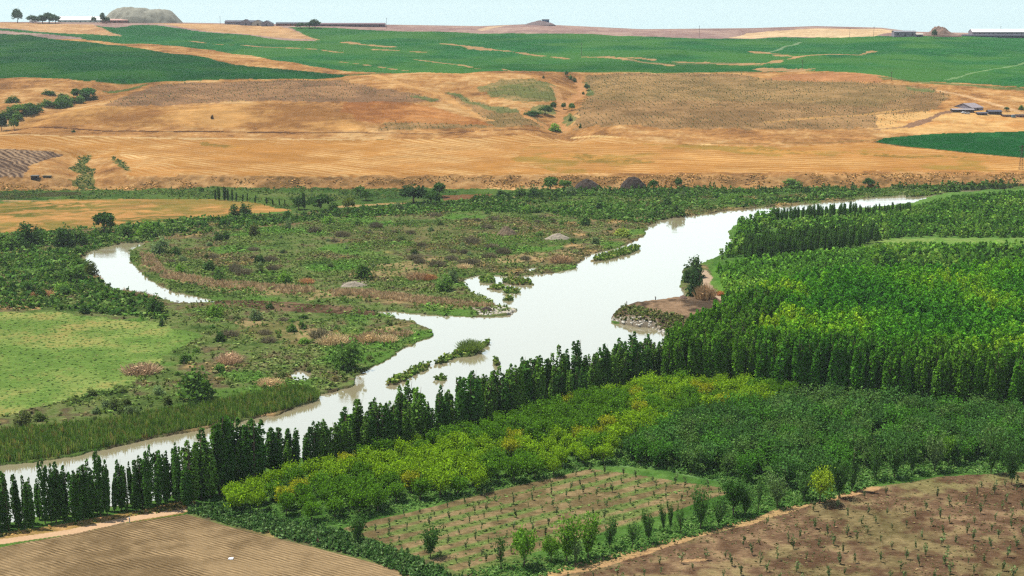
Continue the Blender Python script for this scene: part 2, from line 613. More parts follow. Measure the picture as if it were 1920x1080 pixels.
# upper plateau and green fields
paint([(-300, 46), (640, 48), (1280, 52), (1380, 74), (640, 74), (-300, 60)], mix2(S(160, 130, 122), S(186, 156, 140)), Z_PLAT, 3)
paint([(-200, 54), (0, 53), (110, 62), (230, 68), (205, 60), (175, 47), (215, 52), (250, 47), (300, 48), (350, 55), (480, 68), (600, 77), (570, 65),
       (540, 51), (640, 53), (800, 59), (1000, 63), (1150, 67), (1300, 72), (1440, 71), (1560, 69), (1700, 68), (1800, 67), (2200, 66), (2300, 170),
       (1920, 163), (1840, 158), (1760, 154), (1700, 152), (1650, 141), (1600, 136), (1540, 134), (1440, 134), (1280, 136), (1100, 135), (980, 133),
       (870, 138), (760, 137), (655, 134), (590, 125), (520, 114), (470, 104), (400, 94), (300, 84), (140, 69), (0, 57), (-200, 55)], GRN2, Z_GREEN, 2)
paint([(-200, 60), (0, 63), (60, 66), (180, 80), (300, 97), (430, 119), (560, 132), (655, 140), (640, 145), (520, 148), (400, 150), (330, 152), (270, 156),
       (160, 152), (60, 145), (-200, 138)], GRN, Z_GREEN, 2)
paint([(1280, 118), (1400, 121), (1440, 127), (1440, 136), (1280, 137), (1080, 136), (960, 132), (860, 128), (960, 120), (1100, 116)], GRN, Z_GREEN, 2, 0.6)
paint([(-200, 40), (175, 46), (205, 60), (230, 68), (110, 62), (0, 52), (-200, 52)], STRAW, Z_HILL, 1)
paint([(275, 44), (400, 45), (520, 49), (560, 61), (600, 75), (480, 66), (350, 53)], STRAW, Z_HILL, 1)
paint([(1365, 71), (1400, 62), (1520, 54), (1640, 54), (1720, 62), (1640, 68), (1500, 69)], mix2(S(232, 200, 158), S(244, 216, 172)), Z_HILL, 1)
paint([(893, 56), (915, 50), (960, 47), (925, 53), (905, 58)], S(226, 196, 164), Z_HILL, 1)
TAN = S(214, 170, 122)
for pl, w in (([(780, 112), (860, 121), (960, 134)], 4), ([(640, 116), (700, 124), (770, 133)], 5), ([(833, 82), (880, 88), (920, 93)], 12), ([(920, 93), (985, 101), (1060, 110)], 6),
              ([(1093, 107), (1140, 107), (1253, 122)], 7), ([(650, 79), (735, 88)], 8), ([(355, 77), (480, 87), (640, 98)], 5), ([(700, 93), (800, 98)], 5),
              ([(1270, 116), (1340, 119), (1430, 119), (1493, 107), (1560, 102), (1640, 96)], 9), ([(1413, 97), (1450, 101), (1493, 107)], 12),
              ([(1425, 129), (1515, 131)], 14), ([(1160, 108), (1225, 112)], 7)):
    line(pl, w, TAN, Z_HILL, 0.8, 1.3)
line([(1775, 150), (1850, 132), (1920, 118)], 4, S(130, 160, 105), Z_GREEN, 0.8)
line([(1440, 98), (1470, 88), (1500, 79)], 5, S(140, 160, 120), Z_GREEN, 0.7)
line([(1380, 118), (1250, 120), (1180, 113)], 8, S(120, 130, 90), Z_HILL, 0.7)
# middle hills
DOTS = mix2(S(164, 128, 90), S(186, 150, 106), 0.4, 0.6)
P_H1 = [(1075, 246), (1080, 215), (1098, 178), (1095, 152), (1105, 140), (1280, 137), (1400, 140), (1430, 150), (1640, 155), (1750, 165), (1785, 180), (1755, 205),
        (1650, 240), (1500, 243), (1300, 241)]
P_H2 = [(180, 206), (250, 176), (300, 159), (500, 152), (640, 150), (700, 165), (800, 180), (830, 190), (720, 196), (640, 190), (500, 190), (330, 196)]
P_H3 = [(835, 172), (900, 192), (1000, 216), (1035, 246), (700, 246), (730, 228), (890, 234), (925, 236), (880, 205)]
P_H4 = [(890, 165), (940, 150), (1000, 147), (1040, 160), (1046, 190), (990, 193), (930, 182)]
paint(P_H1, mix2(S(150, 120, 80), S(182, 146, 100)), Z_HILL, 8)
paint([(1095, 142), (1400, 145), (1640, 158), (1740, 168), (1640, 200), (1400, 190), (1120, 190)], mix2(S(150, 130, 84), S(180, 150, 100)), Z_HILL, 5, 0.6)
paint(P_H2, mix2(S(146, 114, 84), S(180, 140, 100)), Z_HILL, 8)
paint(P_H3, mix2(S(146, 124, 80), S(190, 150, 100)), Z_HILL, 6)
paint(P_H4, mix2(S(122, 128, 74), S(176, 152, 100)), Z_HILL, 6)
paint([(640, 192), (760, 192), (830, 205), (928, 234), (800, 231), (640, 229)], mix2(S(172, 112, 62), S(206, 142, 82)), Z_HILL, 3, 0.8)
paint([(30, 243), (60, 215), (160, 202), (330, 200), (560, 192), (660, 215), (690, 245)], mix2(S(168, 120, 68), S(226, 174, 104), 0.38, 0.6, 0.6), Z_HILL, 3, 0.85)
paint([(1640, 215), (1750, 205), (1920, 212), (2100, 214), (2100, 244), (1700, 250), (1650, 245)], mix2(S(222, 164, 96), S(240, 196, 128)), Z_HILL, 3, 0.85)
paint([(1430, 150), (1480, 140), (1600, 136), (1650, 142), (1655, 154), (1520, 153)], mix2(S(190, 136, 90), S(206, 150, 100)), Z_HILL, 2)
for p in ([(835, 172), (860, 176), (900, 195), (1000, 214), (940, 212), (870, 190)], [(770, 178), (820, 186), (810, 192), (770, 182)], [(1000, 200), (1040, 195), (1042, 214), (985, 216)],
          [(1085, 150), (1100, 155), (1115, 178), (1100, 180), (1092, 165)], [(1050, 222), (1070, 212), (1080, 225), (1062, 238)], [(1700, 163), (1750, 168), (1755, 173), (1705, 169)],
          [(190, 170), (280, 156), (265, 164), (205, 176)], [(1640, 142), (1660, 150), (1760, 158), (1920, 170), (1920, 164), (1700, 150)], [(740, 136), (665, 139), (640, 143), (672, 141)]):
    paint(p, mix2(S(86, 116, 62), S(126, 138, 84)), Z_HILL, 3, 0.85)
for pl, w, c in (([(1085, 150), (1094, 165), (1088, 178), (1064, 193), (1052, 200), (1050, 215), (1042, 232), (1062, 244)], 8, S(214, 160, 106)),
                 ([(1036, 162), (1046, 172), (1050, 190), (1052, 196)], 6, S(216, 166, 112)), ([(975, 206), (990, 220), (1018, 235), (1030, 246)], 6, S(222, 166, 106)),
                 ([(700, 140), (760, 160), (830, 178), (920, 226)], 8, S(226, 176, 112)),
                 ([(25, 244), (200, 246), (400, 247), (560, 249), (680, 248)], 4, S(96, 66, 48)), ([(640, 248), (800, 251), (1040, 252)], 3, S(120, 84, 58)),
                 ([(0, 254), (330, 260), (680, 263)], 5, S(240, 204, 146)), ([(1280, 270), (1540, 268), (1640, 262), (1700, 255), (1920, 247)], 3, S(150, 120, 70)),
                 ([(1700, 238), (1745, 222), (1765, 212), (1795, 209)], 7, S(150, 118, 98)), ([(1640, 243), (1700, 238)], 5, S(170, 134, 100)),
                 ([(1760, 170), (1840, 188), (1920, 214)], 6, S(230, 190, 140)), ([(1440, 229), (1520, 222), (1640, 213), (1700, 205)], 6, S(210, 166, 104)),
                 ([(1075, 258), (1250, 272), (1330, 271)], 4, S(244, 208, 140)), ([(710, 262), (830, 267), (1040, 271), (1180, 274)], 3, S(120, 110, 58))):
    line(pl, w, c, Z_HILL, 0.9)
# stubble terrace
P_ST = [(-300, 252), (0, 254), (330, 261), (680, 263), (900, 259), (1050, 262), (1300, 272), (1480, 275), (1640, 266), (1700, 276), (1920, 297), (2200, 308), (2200, 322),
        (1920, 318), (1700, 321), (1400, 323), (1000, 327), (600, 333), (240, 336), (236, 312), (190, 296), (100, 282), (-300, 268)]
paint(P_ST, stripe(S(198, 142, 76), S(238, 196, 132), (100, 262), (560, 328), 6.5, 0.7, 0.5, S(204, 148, 78)), Z_STUB, 2)
paint([(1000, 262), (1300, 272), (1480, 275), (1640, 268), (1700, 277), (1920, 298), (2200, 308), (2200, 322), (1700, 321), (1400, 323), (1050, 325), (960, 300)],
      stripe(S(196, 140, 74), S(232, 184, 116), (1070, 280), (1900, 306), 9, 0.8, 0.6, S(168, 142, 68)), Z_STUB, 4)
paint([(225, 288), (300, 296), (345, 318), (330, 332), (242, 333), (238, 312)], stripe(S(210, 150, 80), S(246, 212, 150), (100, 262), (560, 328), 5.5, 0.6, 0.3, None, 0.55), Z_STUB, 1)
for p in ([(1050, 285), (1180, 296), (1240, 306), (1100, 305)], [(1380, 276), (1560, 285), (1500, 290), (1390, 284)], [(370, 266), (460, 275), (430, 279), (380, 272)], [(1560, 285), (1860, 296), (1700, 297)]):
    paint(p, mix2(S(140, 124, 56), S(214, 160, 84), 0.42, 0.58, 0.1), Z_STUB, 4, 0.75)
paint([(1640, 266), (1660, 259), (1750, 251), (1920, 246), (2200, 240), (2200, 304), (1920, 296), (1800, 285), (1700, 275)], mix2(S(20, 80, 34), S(34, 100, 46)), Z_GREEN, 1)
line([(1640, 266), (1700, 275), (1800, 285), (1920, 296), (2200, 304)], 3, S(70, 60, 40), Z_GREEN, 0.7)
paint([(-300, 277), (40, 280), (118, 292), (82, 301), (55, 312), (45, 332), (-300, 334)], stripe(S(92, 72, 60), S(190, 158, 124), (0, 290), (60, 318), 4.0, 0.6, 1.6), Z_PLOUGH, 2)
SEEP = []
for p in ([(145, 293), (165, 291), (170, 300), (155, 310), (180, 318), (160, 325), (125, 316), (145, 305)], [(150, 325), (180, 322), (170, 335), (180, 356), (150, 356), (135, 345)], [(205, 292), (240, 308), (242, 322), (232, 318), (215, 300)]):
    paint(p, mix2(S(66, 96, 50), S(112, 124, 66)), Z_HILL, 5, 0.85)
    SEEP.append(p)
# valley fields
GV = mix2(S(60, 98, 40), S(98, 124, 58))
paint([(-300, 357), (0, 357), (250, 356), (500, 353), (830, 355), (1060, 356), (1300, 352), (1800, 345), (2200, 342), (2200, 352), (1760, 356), (1400, 388), (1200, 400), (900, 388), (560, 398), (400, 374), (120, 374), (-300, 380)],
      mix2(S(66, 96, 42), S(92, 116, 54)), Z_GROUND, 3)
paint([(-300, 372), (0, 362), (150, 360), (160, 366), (0, 374), (-300, 382)], S(74, 66, 44), Z_GROUND, 3, 0.8)
paint([(500, 362), (700, 362), (860, 368), (840, 378), (640, 374), (480, 368)], mix2(S(66, 96, 46), S(106, 120, 64)), Z_GROUND, 3)
paint([(-300, 384), (0, 380), (120, 374), (400, 374), (480, 380), (548, 396), (480, 400), (330, 412), (190, 425), (60, 435), (-300, 452)],
      stripe(S(216, 164, 100), S(112, 120, 56), (0, 400), (400, 384), 18, 0.8, 2.2, S(150, 140, 70)), Z_STUB, 3)
paint([(830, 367), (925, 363), (915, 372), (832, 376)], S(136, 98, 66), Z_SOIL, 1)
line([(640, 388), (720, 383), (760, 381)], 6, S(200, 160, 110), Z_GROUND, 0.8)
line([(262, 456), (340, 442), (450, 427), (590, 416), (700, 407), (860, 391), (1000, 381)], 5.0, S(142, 116, 84), Z_GROUND, 0.9, 0.3)
# tan bank north of the old channel and sandy patches on the gravel plain
for p in ([(260, 470), (285, 480), (300, 505), (340, 520), (420, 530), (560, 540), (700, 548), (860, 566), (940, 576), (860, 582), (700, 566), (500, 553), (380, 540), (300, 515), (265, 490)],
          [(680, 500), (760, 490), (900, 480), (1060, 470), (1090, 480), (1000, 488), (880, 497), (800, 520), (640, 520)], [(850, 440), (960, 430), (1080, 432), (1060, 442), (900, 450)],
          [(600, 640), (780, 600), (760, 620), (640, 645)], [(440, 600), (560, 600), (640, 640), (560, 650), (450, 620)], [(160, 512), (280, 548), (250, 552), (170, 522)]):
    paint(p, mix2(S(124, 116, 72), S(190, 160, 116), 0.44, 0.64, 0.2), Z_GROUND, 6, 0.7)
paint([(880, 575), (950, 574), (968, 581), (958, 588), (900, 590)], mix2(S(150, 140, 118), S(214, 204, 184), 0.4, 0.6, 0), Z_GROUND, 1)
paint([(640, 530), (690, 526), (690, 536), (640, 538)], S(160, 148, 130), Z_GROUND, 1)
paint([(400, 562), (560, 568), (705, 582), (700, 592), (540, 585), (400, 572)], mix2(S(84, 66, 48), S(134, 110, 84), 0.4, 0.6, 0), Z_GROUND, 2)
for p in ([(780, 460), (1080, 440), (1100, 455), (900, 475), (800, 480)], [(640, 430), (900, 410), (1000, 430), (840, 460), (660, 470)]):
    paint(p, mix2(S(84, 92, 52), S(128, 118, 78), 0.4, 0.62, 0.2), Z_GROUND, 6, 0.7)
# meadow
paint([(-300, 580), (0, 585), (100, 583), (300, 606), (378, 630), (330, 655), (290, 690), (240, 722), (120, 752), (0, 780), (-300, 840)],
      lambda m: lerp(pick(n_big[m] * 0.5 + n_mid[m] * 0.5, (0.35, S(92, 124, 54)), (0.5, S(116, 146, 68)), (0.65, S(146, 162, 86))), S(186, 158, 96), sstep(0.55, 0.7, n_mid[m] * 0.7 + n_fin[m] * 0.3) * 0.35), Z_MEADOW, 3)
paint([(-50, 590), (150, 600), (260, 620), (100, 640), (-50, 650)], mix2(S(110, 136, 64), S(168, 148, 90), 0.48, 0.7, 0.3), Z_MEADOW, 10, 0.4)
paint([(-200, 570), (60, 560), (80, 578), (-200, 590)], S(206, 160, 108), Z_GROUND, 4, 0.7)
# near side
paint([(-200, 1010), (100, 968), (300, 935), (420, 900), (620, 845), (850, 785), (1150, 705), (1260, 690), (1300, 640), (1380, 600), (1330, 500), (1380, 410), (1500, 390), (1720, 374), (1800, 356),
       (2200, 345), (2600, 800), (2600, 1000), (1640, 912), (1120, 1060), (640, 1000), (360, 960), (-200, 1040)], mix2(S(70, 108, 44), S(104, 140, 66)), Z_GROUND, 2)
paint([(1300, 560), (1345, 500), (1500, 470), (1700, 450), (2200, 455), (2200, 600), (1380, 620)], mix2(S(84, 130, 46), S(110, 154, 62)), Z_GROUND, 2, 0.8)
paint([(1640, 448), (2200, 442), (2200, 462), (1700, 462), (1400, 480), (1380, 474)], mix2(S(110, 150, 66), S(140, 160, 86)), Z_GROUND, 2, 0.8)
paint([(-200, 1030), (0, 1000), (200, 968), (350, 938), (372, 948), (340, 962), (100, 1000), (-200, 1060)], mix2(S(150, 130, 72), S(214, 168, 112)), Z_GROUND, 1)
P_PL = [(-400, 1100), (-60, 1037), (100, 1008), (250, 978), (350, 964), (420, 985), (560, 1020), (700, 1055), (800, 1085), (1000, 1260), (1000, 1420), (-900, 1420)]
PLDIR = T((350, 966), (790, 1083))
PLDIR = (PLDIR[1] - PLDIR[0]) / np.linalg.norm(PLDIR[1] - PLDIR[0])
paint(P_PL, mix2(S(136, 114, 82), S(172, 146, 108)), Z_PLOUGH, 0.3)
line([(-200, 1052), (-20, 1020), (0, 1016), (133, 997), (233, 975), (333, 958), (360, 951)], 3.2, S(226, 188, 148), Z_TRACK, 1.0, 0.2)
Q_MID = T((640, 990), (1108, 878), (1385, 920), (870, 1078))
MIDDIR = (Q_MID[1] - Q_MID[0]) / np.linalg.norm(Q_MID[1] - Q_MID[0])
paint(None, lambda m: lerp(lerp(S(126, 110, 76), S(164, 142, 102), sstep(0.4, 0.6, n_fin[m] * 0.5 + n_mid[m] * 0.5)), S(116, 140, 72),
      sstep(-0.6, 0.7, np.sin((-GX[m] * MIDDIR[1] + GY[m] * MIDDIR[0]) / 5.2 * 2 * math.pi) + (n_mid[m] - 0.5) * 4) * sstep(0.22, 0.5, n_big[m] * 0.4 + n_mid[m] * 0.6) * 0.85), Z_SOIL, 0.6, 1.0, Q_MID)
P_RF = [(1020, 1090), (1200, 1036), (1400, 982), (1480, 958), (1640, 915), (1760, 895), (1930, 882), (2300, 860), (2600, 1420), (900, 1420)]
paint(P_RF, lambda m: lerp(pick(n_mid[m] * 0.25 + n_fin[m] * 0.55 + 0.2 * n_big[m], (0.36, S(104, 80, 60)), (0.5, S(130, 104, 80)), (0.64, S(166, 138, 104))), S(140, 152, 86),
      sstep(0.44, 0.62, fbm(GX[m], GY[m], 16, 3, 131) * 0.6 + n_fin[m] * 0.4) * (0.25 + 0.45 * sstep(295, 345, GY[m]))), Z_SOIL, 0.8)
line([(1020, 1082), (1200, 1034), (1400, 979), (1475, 956), (1640, 914)], 3.0, S(214, 172, 122), Z_SOIL, 0.8, 0.8)
line([(1280, 1052), (1320, 1049)], 2.0, S(214, 172, 122), Z_SOIL, 0.8, 0.8)
paint([(1130, 872), (1240, 880), (1420, 920), (1540, 940), (1650, 905), (1760, 888), (2000, 880), (2000, 850), (1640, 865), (1420, 900), (1200, 865)], mix2(S(86, 128, 66), S(132, 164, 98)), Z_GROUND, 1)
# peninsula and its track
paint(None, mix2(S(88, 74, 60), S(158, 130, 102), 0.4, 0.6, 0.0), Z_GROUND, 0.5, 1.0, PENIN)
paint([(1143, 600), (1150, 596), (1190, 604), (1230, 608), (1250, 625), (1190, 611)], S(150, 138, 118), Z_GROUND, 0.3)
line([(1318, 508), (1328, 520), (1322, 532), (1338, 548), (1352, 560), (1345, 566)], 3.4, S(196, 170, 142), Z_TRACK, 1.0, 0.2)
paint([(1300, 548), (1322, 535), (1340, 556), (1336, 572), (1310, 572)], S(176, 112, 60), Z_GROUND, 0.6)
hs_ = (zone == Z_HILL) | (zone == Z_STUB)
C[hs_] *= np.array([0.84, 0.80, 0.76]) * (0.74 + 0.52 * fbm(GX[hs_], GY[hs_] * 2.0, 24, 5, 160, 0.7))[:, None]
# river bed
zone[WATER] = Z_BED
C[WATER] = S(120, 108, 84)

# ------------------------------------------------------------------ ground meshes
idx = np.arange(NY * NX).reshape(NY, NX)
quads = np.stack([idx[:-1, :-1], idx[:-1, 1:], idx[1:, 1:], idx[1:, :-1]], -1).reshape(-1, 4)
qz = zone[quads]
qzone = np.where((qz == Z_BED).any(1), Z_BED, qz[:, 0])
qzone = np.where((qz == Z_BED).any(1) & ~(qz == Z_BED).all(1), Z_GROUND, qzone)
GV3 = np.stack([GX, GY, GZ], 1)
MATS = {
    Z_GROUND: ('ground', ground_mat('floodplain', 0.6, 0.65, 0.6, None, 2.5, 0.7), 0),
    Z_HILL: ('hillside', ground_mat('dry_hillside', 0.10, 0.5, 0.7, None, 0.7, 0.5), 0),
    Z_GREEN: ('crop_field', ground_mat('green_crop', 0.12, 0.32, 0.5, None, 0.7, 0.25), 0),
    Z_STUB: ('stubble_field', ground_mat('stubble', 0.3, 0.34, 0.3, None, 1.2, 0.15, -0.35), 0),
    Z_PLOUGH: ('ploughed_field', ground_mat('ploughed_soil', 0.5, 0.26, 0.5, (PLDIR, 0.95, 0.36), 3.0, 0.3, math.atan2(PLDIR[1], PLDIR[0])), 0),
    Z_SOIL: ('soil', ground_mat('orchard_soil', 1.6, 0.8, 0.9, None, 5.0, 0.35, 0.15), 0),
    Z_MEADOW: ('meadow', ground_mat('meadow_grass', 0.5, 0.5, 0.5, None, 1.6, 0.4), 0),
    Z_TRACK: ('dirt_track', ground_mat('packed_dirt', 0.8, 0.2, 0.2), 0),
    Z_PLAT: ('plateau', ground_mat('plateau_soil', 0.08, 0.35, 0.5, None, 0.5), 0),
    Z_BED: ('riverbed', ground_mat('river_mud', 0.5, 0.2, 0.0), 0),
}
for zid, (nm, mat, _) in MATS.items():
    q = quads[qzone == zid]
    if not len(q): continue
    used, inv = np.unique(q.ravel(), return_inverse=True)
    me = mesh_np(nm, GV3[used], inv.reshape(-1, 4), mat, C[used], True)
    tag(link(nm, me), kind='structure')
wv = np.array([(-900, 150, 0), (1100, 150, 0), (1100, 872, 0), (-900, 872, 0)], float)
tag(link('river', mesh_np('river', wv, np.array([[0, 1, 2, 3]]), water_mat())), kind='structure')

# ------------------------------------------------------------------ plant templates: quads of leaf clumps
def quad_cloud(cen, size, r, flat=0.0, asp=1.0, upright=False):
    n = len(cen)
    nrm = r.normal(size=(n, 3))
    nrm[:, 2] += flat
    if upright:
        nrm[:, 2] *= 0.25
    nrm /= np.linalg.norm(nrm, axis=1)[:, None]
    a = np.cross(nrm, np.array([0.0, 0, 1]) if upright else r.normal(size=(n, 3)))
    a /= np.maximum(np.linalg.norm(a, axis=1)[:, None], 1e-6)
    b = np.cross(nrm, a)
    sz = np.broadcast_to(np.asarray(size, float), (n,))[:, None] * 0.5
    k = 0.55 + 0.45 * r.random((n, 4, 1))
    cor = np.stack([cen - a * sz - b * sz * asp, cen + a * sz - b * sz * asp, cen + a * sz + b * sz * asp, cen - a * sz + b * sz * asp], 1)
    cor = cen[:, None] + (cor - cen[:, None]) * k
    return cor.reshape(-1, 3)


def shade(n, r, lo=0.6, hi=1.4):
    return np.repeat(lo + (hi - lo) * r.random(n), 4)


def unit(r, n):
    d = r.normal(size=(n, 3))
    return d / np.linalg.norm(d, axis=1)[:, None]


def t_poplar(r, n=620, h=1.0, w=0.24, size=0.052, spires=7, low=0.10):
    """height 1"""
    k = r.integers(0, spires, n)
    ang, off = r.random(spires) * 6.28, w * 0.30 * np.sqrt(r.random(spires))
    tip = 0.6 + 0.4 * r.random(spires)
    tip[0], off[0] = 1.0, 0.02
    t = r.random(n) ** 0.85
    prof = np.minimum(1, (t + 0.12) * 2.6) * (1 - t) ** 0.46
    rad = w * 0.30 * prof * (0.35 + 0.65 * np.sqrt(r.random(n)))
    a2 = r.random(n) * 6.28
    z = low + (tip[k] - low) * t
    c = np.stack([off[k] * np.cos(ang[k]) * (0.5 + 0.6 * t) + rad * np.cos(a2), off[k] * np.sin(ang[k]) * (0.5 + 0.6 * t) + rad * np.sin(a2), z * h], 1)
    return quad_cloud(c, size * (0.7 + 0.7 * r.random(n)), r, 0, 1.3), shade(n, r)


def t_round(r, n=520, base=0.22, lobes=15, size=0.11, rw=0.5, zc=0.6, rz=0.40):
    """crown of unit height and unit width, bumpy and lobed"""
    d = unit(r, lobes)
    d[:, 2] = np.abs(d[:, 2]) * 1.2 - 0.35
    lc = np.stack([d[:, 0] * rw * 0.62, d[:, 1] * rw * 0.62, zc + d[:, 2] * rz * 0.75], 1)
    lr = 0.14 + 0.12 * r.random(lobes)
    k = r.integers(0, lobes, n)
    u = unit(r, n)
    c = lc[k] + u * lr[k][:, None] * (0.55 + 0.45 * r.random(n))[:, None] * np.array([1, 1, 0.85])
    c[:, 2] = np.maximum(c[:, 2], base * (0.7 + 0.6 * r.random(n)))
    lobe_sh = 0.85 + 0.3 * r.random(lobes)
    return quad_cloud(c, size * (0.6 + 0.8 * r.random(n)), r), shade(n, r) * np.repeat(lobe_sh[k], 4)


def t_vase(r, n=420, br=10, size=0.10, spread=0.42, base=0.2, tight=0.09):
    """upright fan of leafy branches"""
    ang = r.random(br) * 6.28
    sp = spread * np.sqrt(0.1 + 0.9 * r.random(br))
    ht = 0.72 + 0.28 * r.random(br)
    ht[0] = 1
    k = r.integers(0, br, n)
    t = r.random(n) ** 0.8
    j = r.normal(size=(n, 3)) * tight * (0.5 + 0.8 * t)[:, None]
    c = np.stack([np.cos(ang[k]) * sp[k] * t ** 0.8, np.sin(ang[k]) * sp[k] * t ** 0.8, base + (ht[k] - base) * t], 1) + j
    c[:, 2] = np.maximum(c[:, 2], base * 0.8)
    bs = 0.85 + 0.3 * r.random(br)
    return quad_cloud(c, size * (0.6 + 0.7 * r.random(n)), r, 0, 1.3), shade(n, r) * np.repeat(bs[k], 4)


def t_orch(r):
    """bushy orchard crown: small lobes with upright shoots"""
    v1, s1 = t_round(r, 1000, 0.2, 24, 0.052, 0.5, 0.58, 0.40)
    v2, s2 = t_vase(r, 800, 16, 0.046, 0.44, 0.3, 0.06)
    v2[:, :2] *= 1.05
    return np.concatenate([v1, v2]), np.concatenate([s1, s2])


def t_bush(r, n=300, lobes=11, size=0.13):
    d = unit(r, lobes)
    d[:, 2] = np.abs(d[:, 2])
    lc = d * np.array([0.30, 0.30, 0.55]) * (0.5 + 0.5 * r.random(lobes))[:, None]
    lr = 0.13 + 0.11 * r.random(lobes)
    k = r.integers(0, lobes, n)
    u = unit(r, n)
    c = lc[k] + u * lr[k][:, None] * (0.5 + 0.5 * r.random(n))[:, None] * np.array([1, 1, 1.5])
    c[:, 2] = np.abs(c[:, 2]) + 0.02
    c[:, 2] *= 0.92 / max(c[:, 2].max(), 0.4)
    return quad_cloud(c, size * (0.6 + 0.8 * r.random(n)), r), shade(n, r) * np.repeat(0.85 + 0.3 * r.random(lobes)[k], 4)


def t_blades(r, n=90, wid=0.05, lean=0.35):
    """tuft of upright stems, unit height and width"""
    a = r.random(n) * 6.28
    ro = 0.42 * np.sqrt(r.random(n))
    h = (0.55 + 0.45 * r.random(n)) * (1 - 0.5 * (ro / 0.42) ** 2)
    b = np.stack([np.cos(a) * ro, np.sin(a) * ro, np.zeros(n)], 1)
    tp = b + np.stack([np.cos(a) * lean * ro + r.normal(size=n) * .06, np.sin(a) * lean * ro + r.normal(size=n) * .06, h], 1)
    a2 = r.random(n) * 6.28
    s = np.stack([np.cos(a2), np.sin(a2), np.zeros(n)], 1) * wid
    v = np.stack([b - s, b + s, tp + s * 0.6, tp - s * 0.6], 1).reshape(-1, 3)
    return v, shade(n, r, 0.7, 1.3)


def t_dry(r):
    """mound of dry stems: a bushy body bristling with thin stalks"""
    v1, s1 = t_bush(r, 420, 16, 0.08)
    v2, s2 = t_blades(r, 420, 0.010, 0.45)
    v1[:, 2] *= 0.8
    return np.concatenate([v1, v2]), np.concatenate([s1, s2])


def leaf_mesh(name, v, sh, mat=None):
    return mesh_np(name, v, np.arange(len(v)).reshape(-1, 4), mat or M_LEAF, np.repeat(sh[:, None], 3, 1))


def merged(name, temps, xyz, scale, rots, cols, mat=None, label=None):
    """many small plants in one sheet of stuff"""
    V, Cc = [], []
    r = np.random.default_rng(5)
    which = r.integers(0, len(temps), len(xyz))
    for w, (tv, ts) in enumerate(temps):
        i = np.where(which == w)[0]
        if not len(i): continue
        c, s = np.cos(rots[i]), np.sin(rots[i])
        p = tv[None] * scale[i][:, None, :]
        q = np.stack([p[..., 0] * c[:, None] - p[..., 1] * s[:, None], p[..., 0] * s[:, None] + p[..., 1] * c[:, None], p[..., 2]], -1) + xyz[i][:, None]
        V.append(q.reshape(-1, 3))
        Cc.append((cols[i][:, None, :] * ts[None, :, None]).reshape(-1, 3))
    V, Cc = np.concatenate(V), np.concatenate(Cc)
    o = link(name, mesh_np(name, V, np.arange(len(V)).reshape(-1, 4), mat or M_LEAF, Cc))
    return tag(o, label, None, None, 'stuff')


def trunk_mesh(name, h, r0, limbs=3, spread=0.5, r=None):
    r = r or rng
    mb = MB().tube([(0, 0, -0.02), (0.01, 0, h * 0.4), (0.0, 0.02, h)], [r0, r0 * 0.8, r0 * 0.45], 6)
    for k in range(limbs):
        a = 6.28 * k / max(limbs, 1) + r.random()
        z = h * (0.5 + 0.2 * r.random())
        mb.tube([(0, 0, z), (math.cos(a) * spread * 0.5, math.sin(a) * spread * 0.5, z + 0.22), (math.cos(a) * spread, math.sin(a) * spread, z + 0.42)], [r0 * 0.5, r0 * 0.35, r0 * 0.15], 5)
    return mb.mesh(name, M_BARK, True)


def rr(s): return np.random.default_rng(s)


# things with parts: unit-size meshes, sized through the objects
TREES = {
    'poplar': [(leaf_mesh('crown', *t_poplar(rr(100 + i), (1900, 1150, 1600, 800, 1400, 2000, 950, 1300)[i], w=0.28 + 0.03 * (i % 3), size=0.031, spires=(8, 6, 7, 4, 6, 8, 5, 7)[i], low=0.07)), trunk_mesh('trunk', 0.85, 0.012, 3, 0.05)) for i in range(8)],
    'orchard': [(leaf_mesh('crown', *t_orch(rr(200 + i))), trunk_mesh('trunk', 0.55, 0.03, 4, 0.2)) for i in range(8)],
    'vase': [(leaf_mesh('crown', *t_vase(rr(300 + i), 1300, 13, 0.05, 0.44, 0.2, 0.08)), trunk_mesh('trunk', 0.6, 0.025, 4, 0.18)) for i in range(8)],
    'thin': [(leaf_mesh('crown', *t_vase(rr(350 + i), 520, 10, 0.048, 0.40, 0.22, 0.045)), trunk_mesh('trunk', 0.6, 0.022, 5, 0.18)) for i in range(5)],
    'wood': [(leaf_mesh('crown', *t_poplar(rr(400 + i), 1500, w=0.36, size=0.034, spires=7, low=0.1)), trunk_mesh('trunk', 0.8, 0.011, 3, 0.06)) for i in range(8)],
    'bush': [(leaf_mesh('foliage', *t_bush(rr(500 + i), 950, 16, 0.07)), trunk_mesh('stem', 0.5, 0.03, 4, 0.2)) for i in range(8)],
    'broad': [(leaf_mesh('crown', *t_round(rr(550 + i), 900, 0.1, 22, 0.08, 0.5, 0.52, 0.46)), trunk_mesh('trunk', 0.5, 0.035, 4, 0.2)) for i in range(6)],
    'sapling': [(leaf_mesh('crown', *t_vase(rr(600 + i), 40, 5, 0.12, 0.2, 0.2, 0.05)), trunk_mesh('trunk', 0.7, 0.02, 2, 0.1)) for i in range(6)],
    'dry': [(leaf_mesh('foliage', *t_dry(rr(650 + i)), mat=M_DRY), None) for i in range(5)],
    'spiky': [(leaf_mesh('foliage', *t_blades(rr(670 + i), 700, 0.009, 0.55), mat=M_LEAF), None) for i in range(2)],
}
_n = [0]


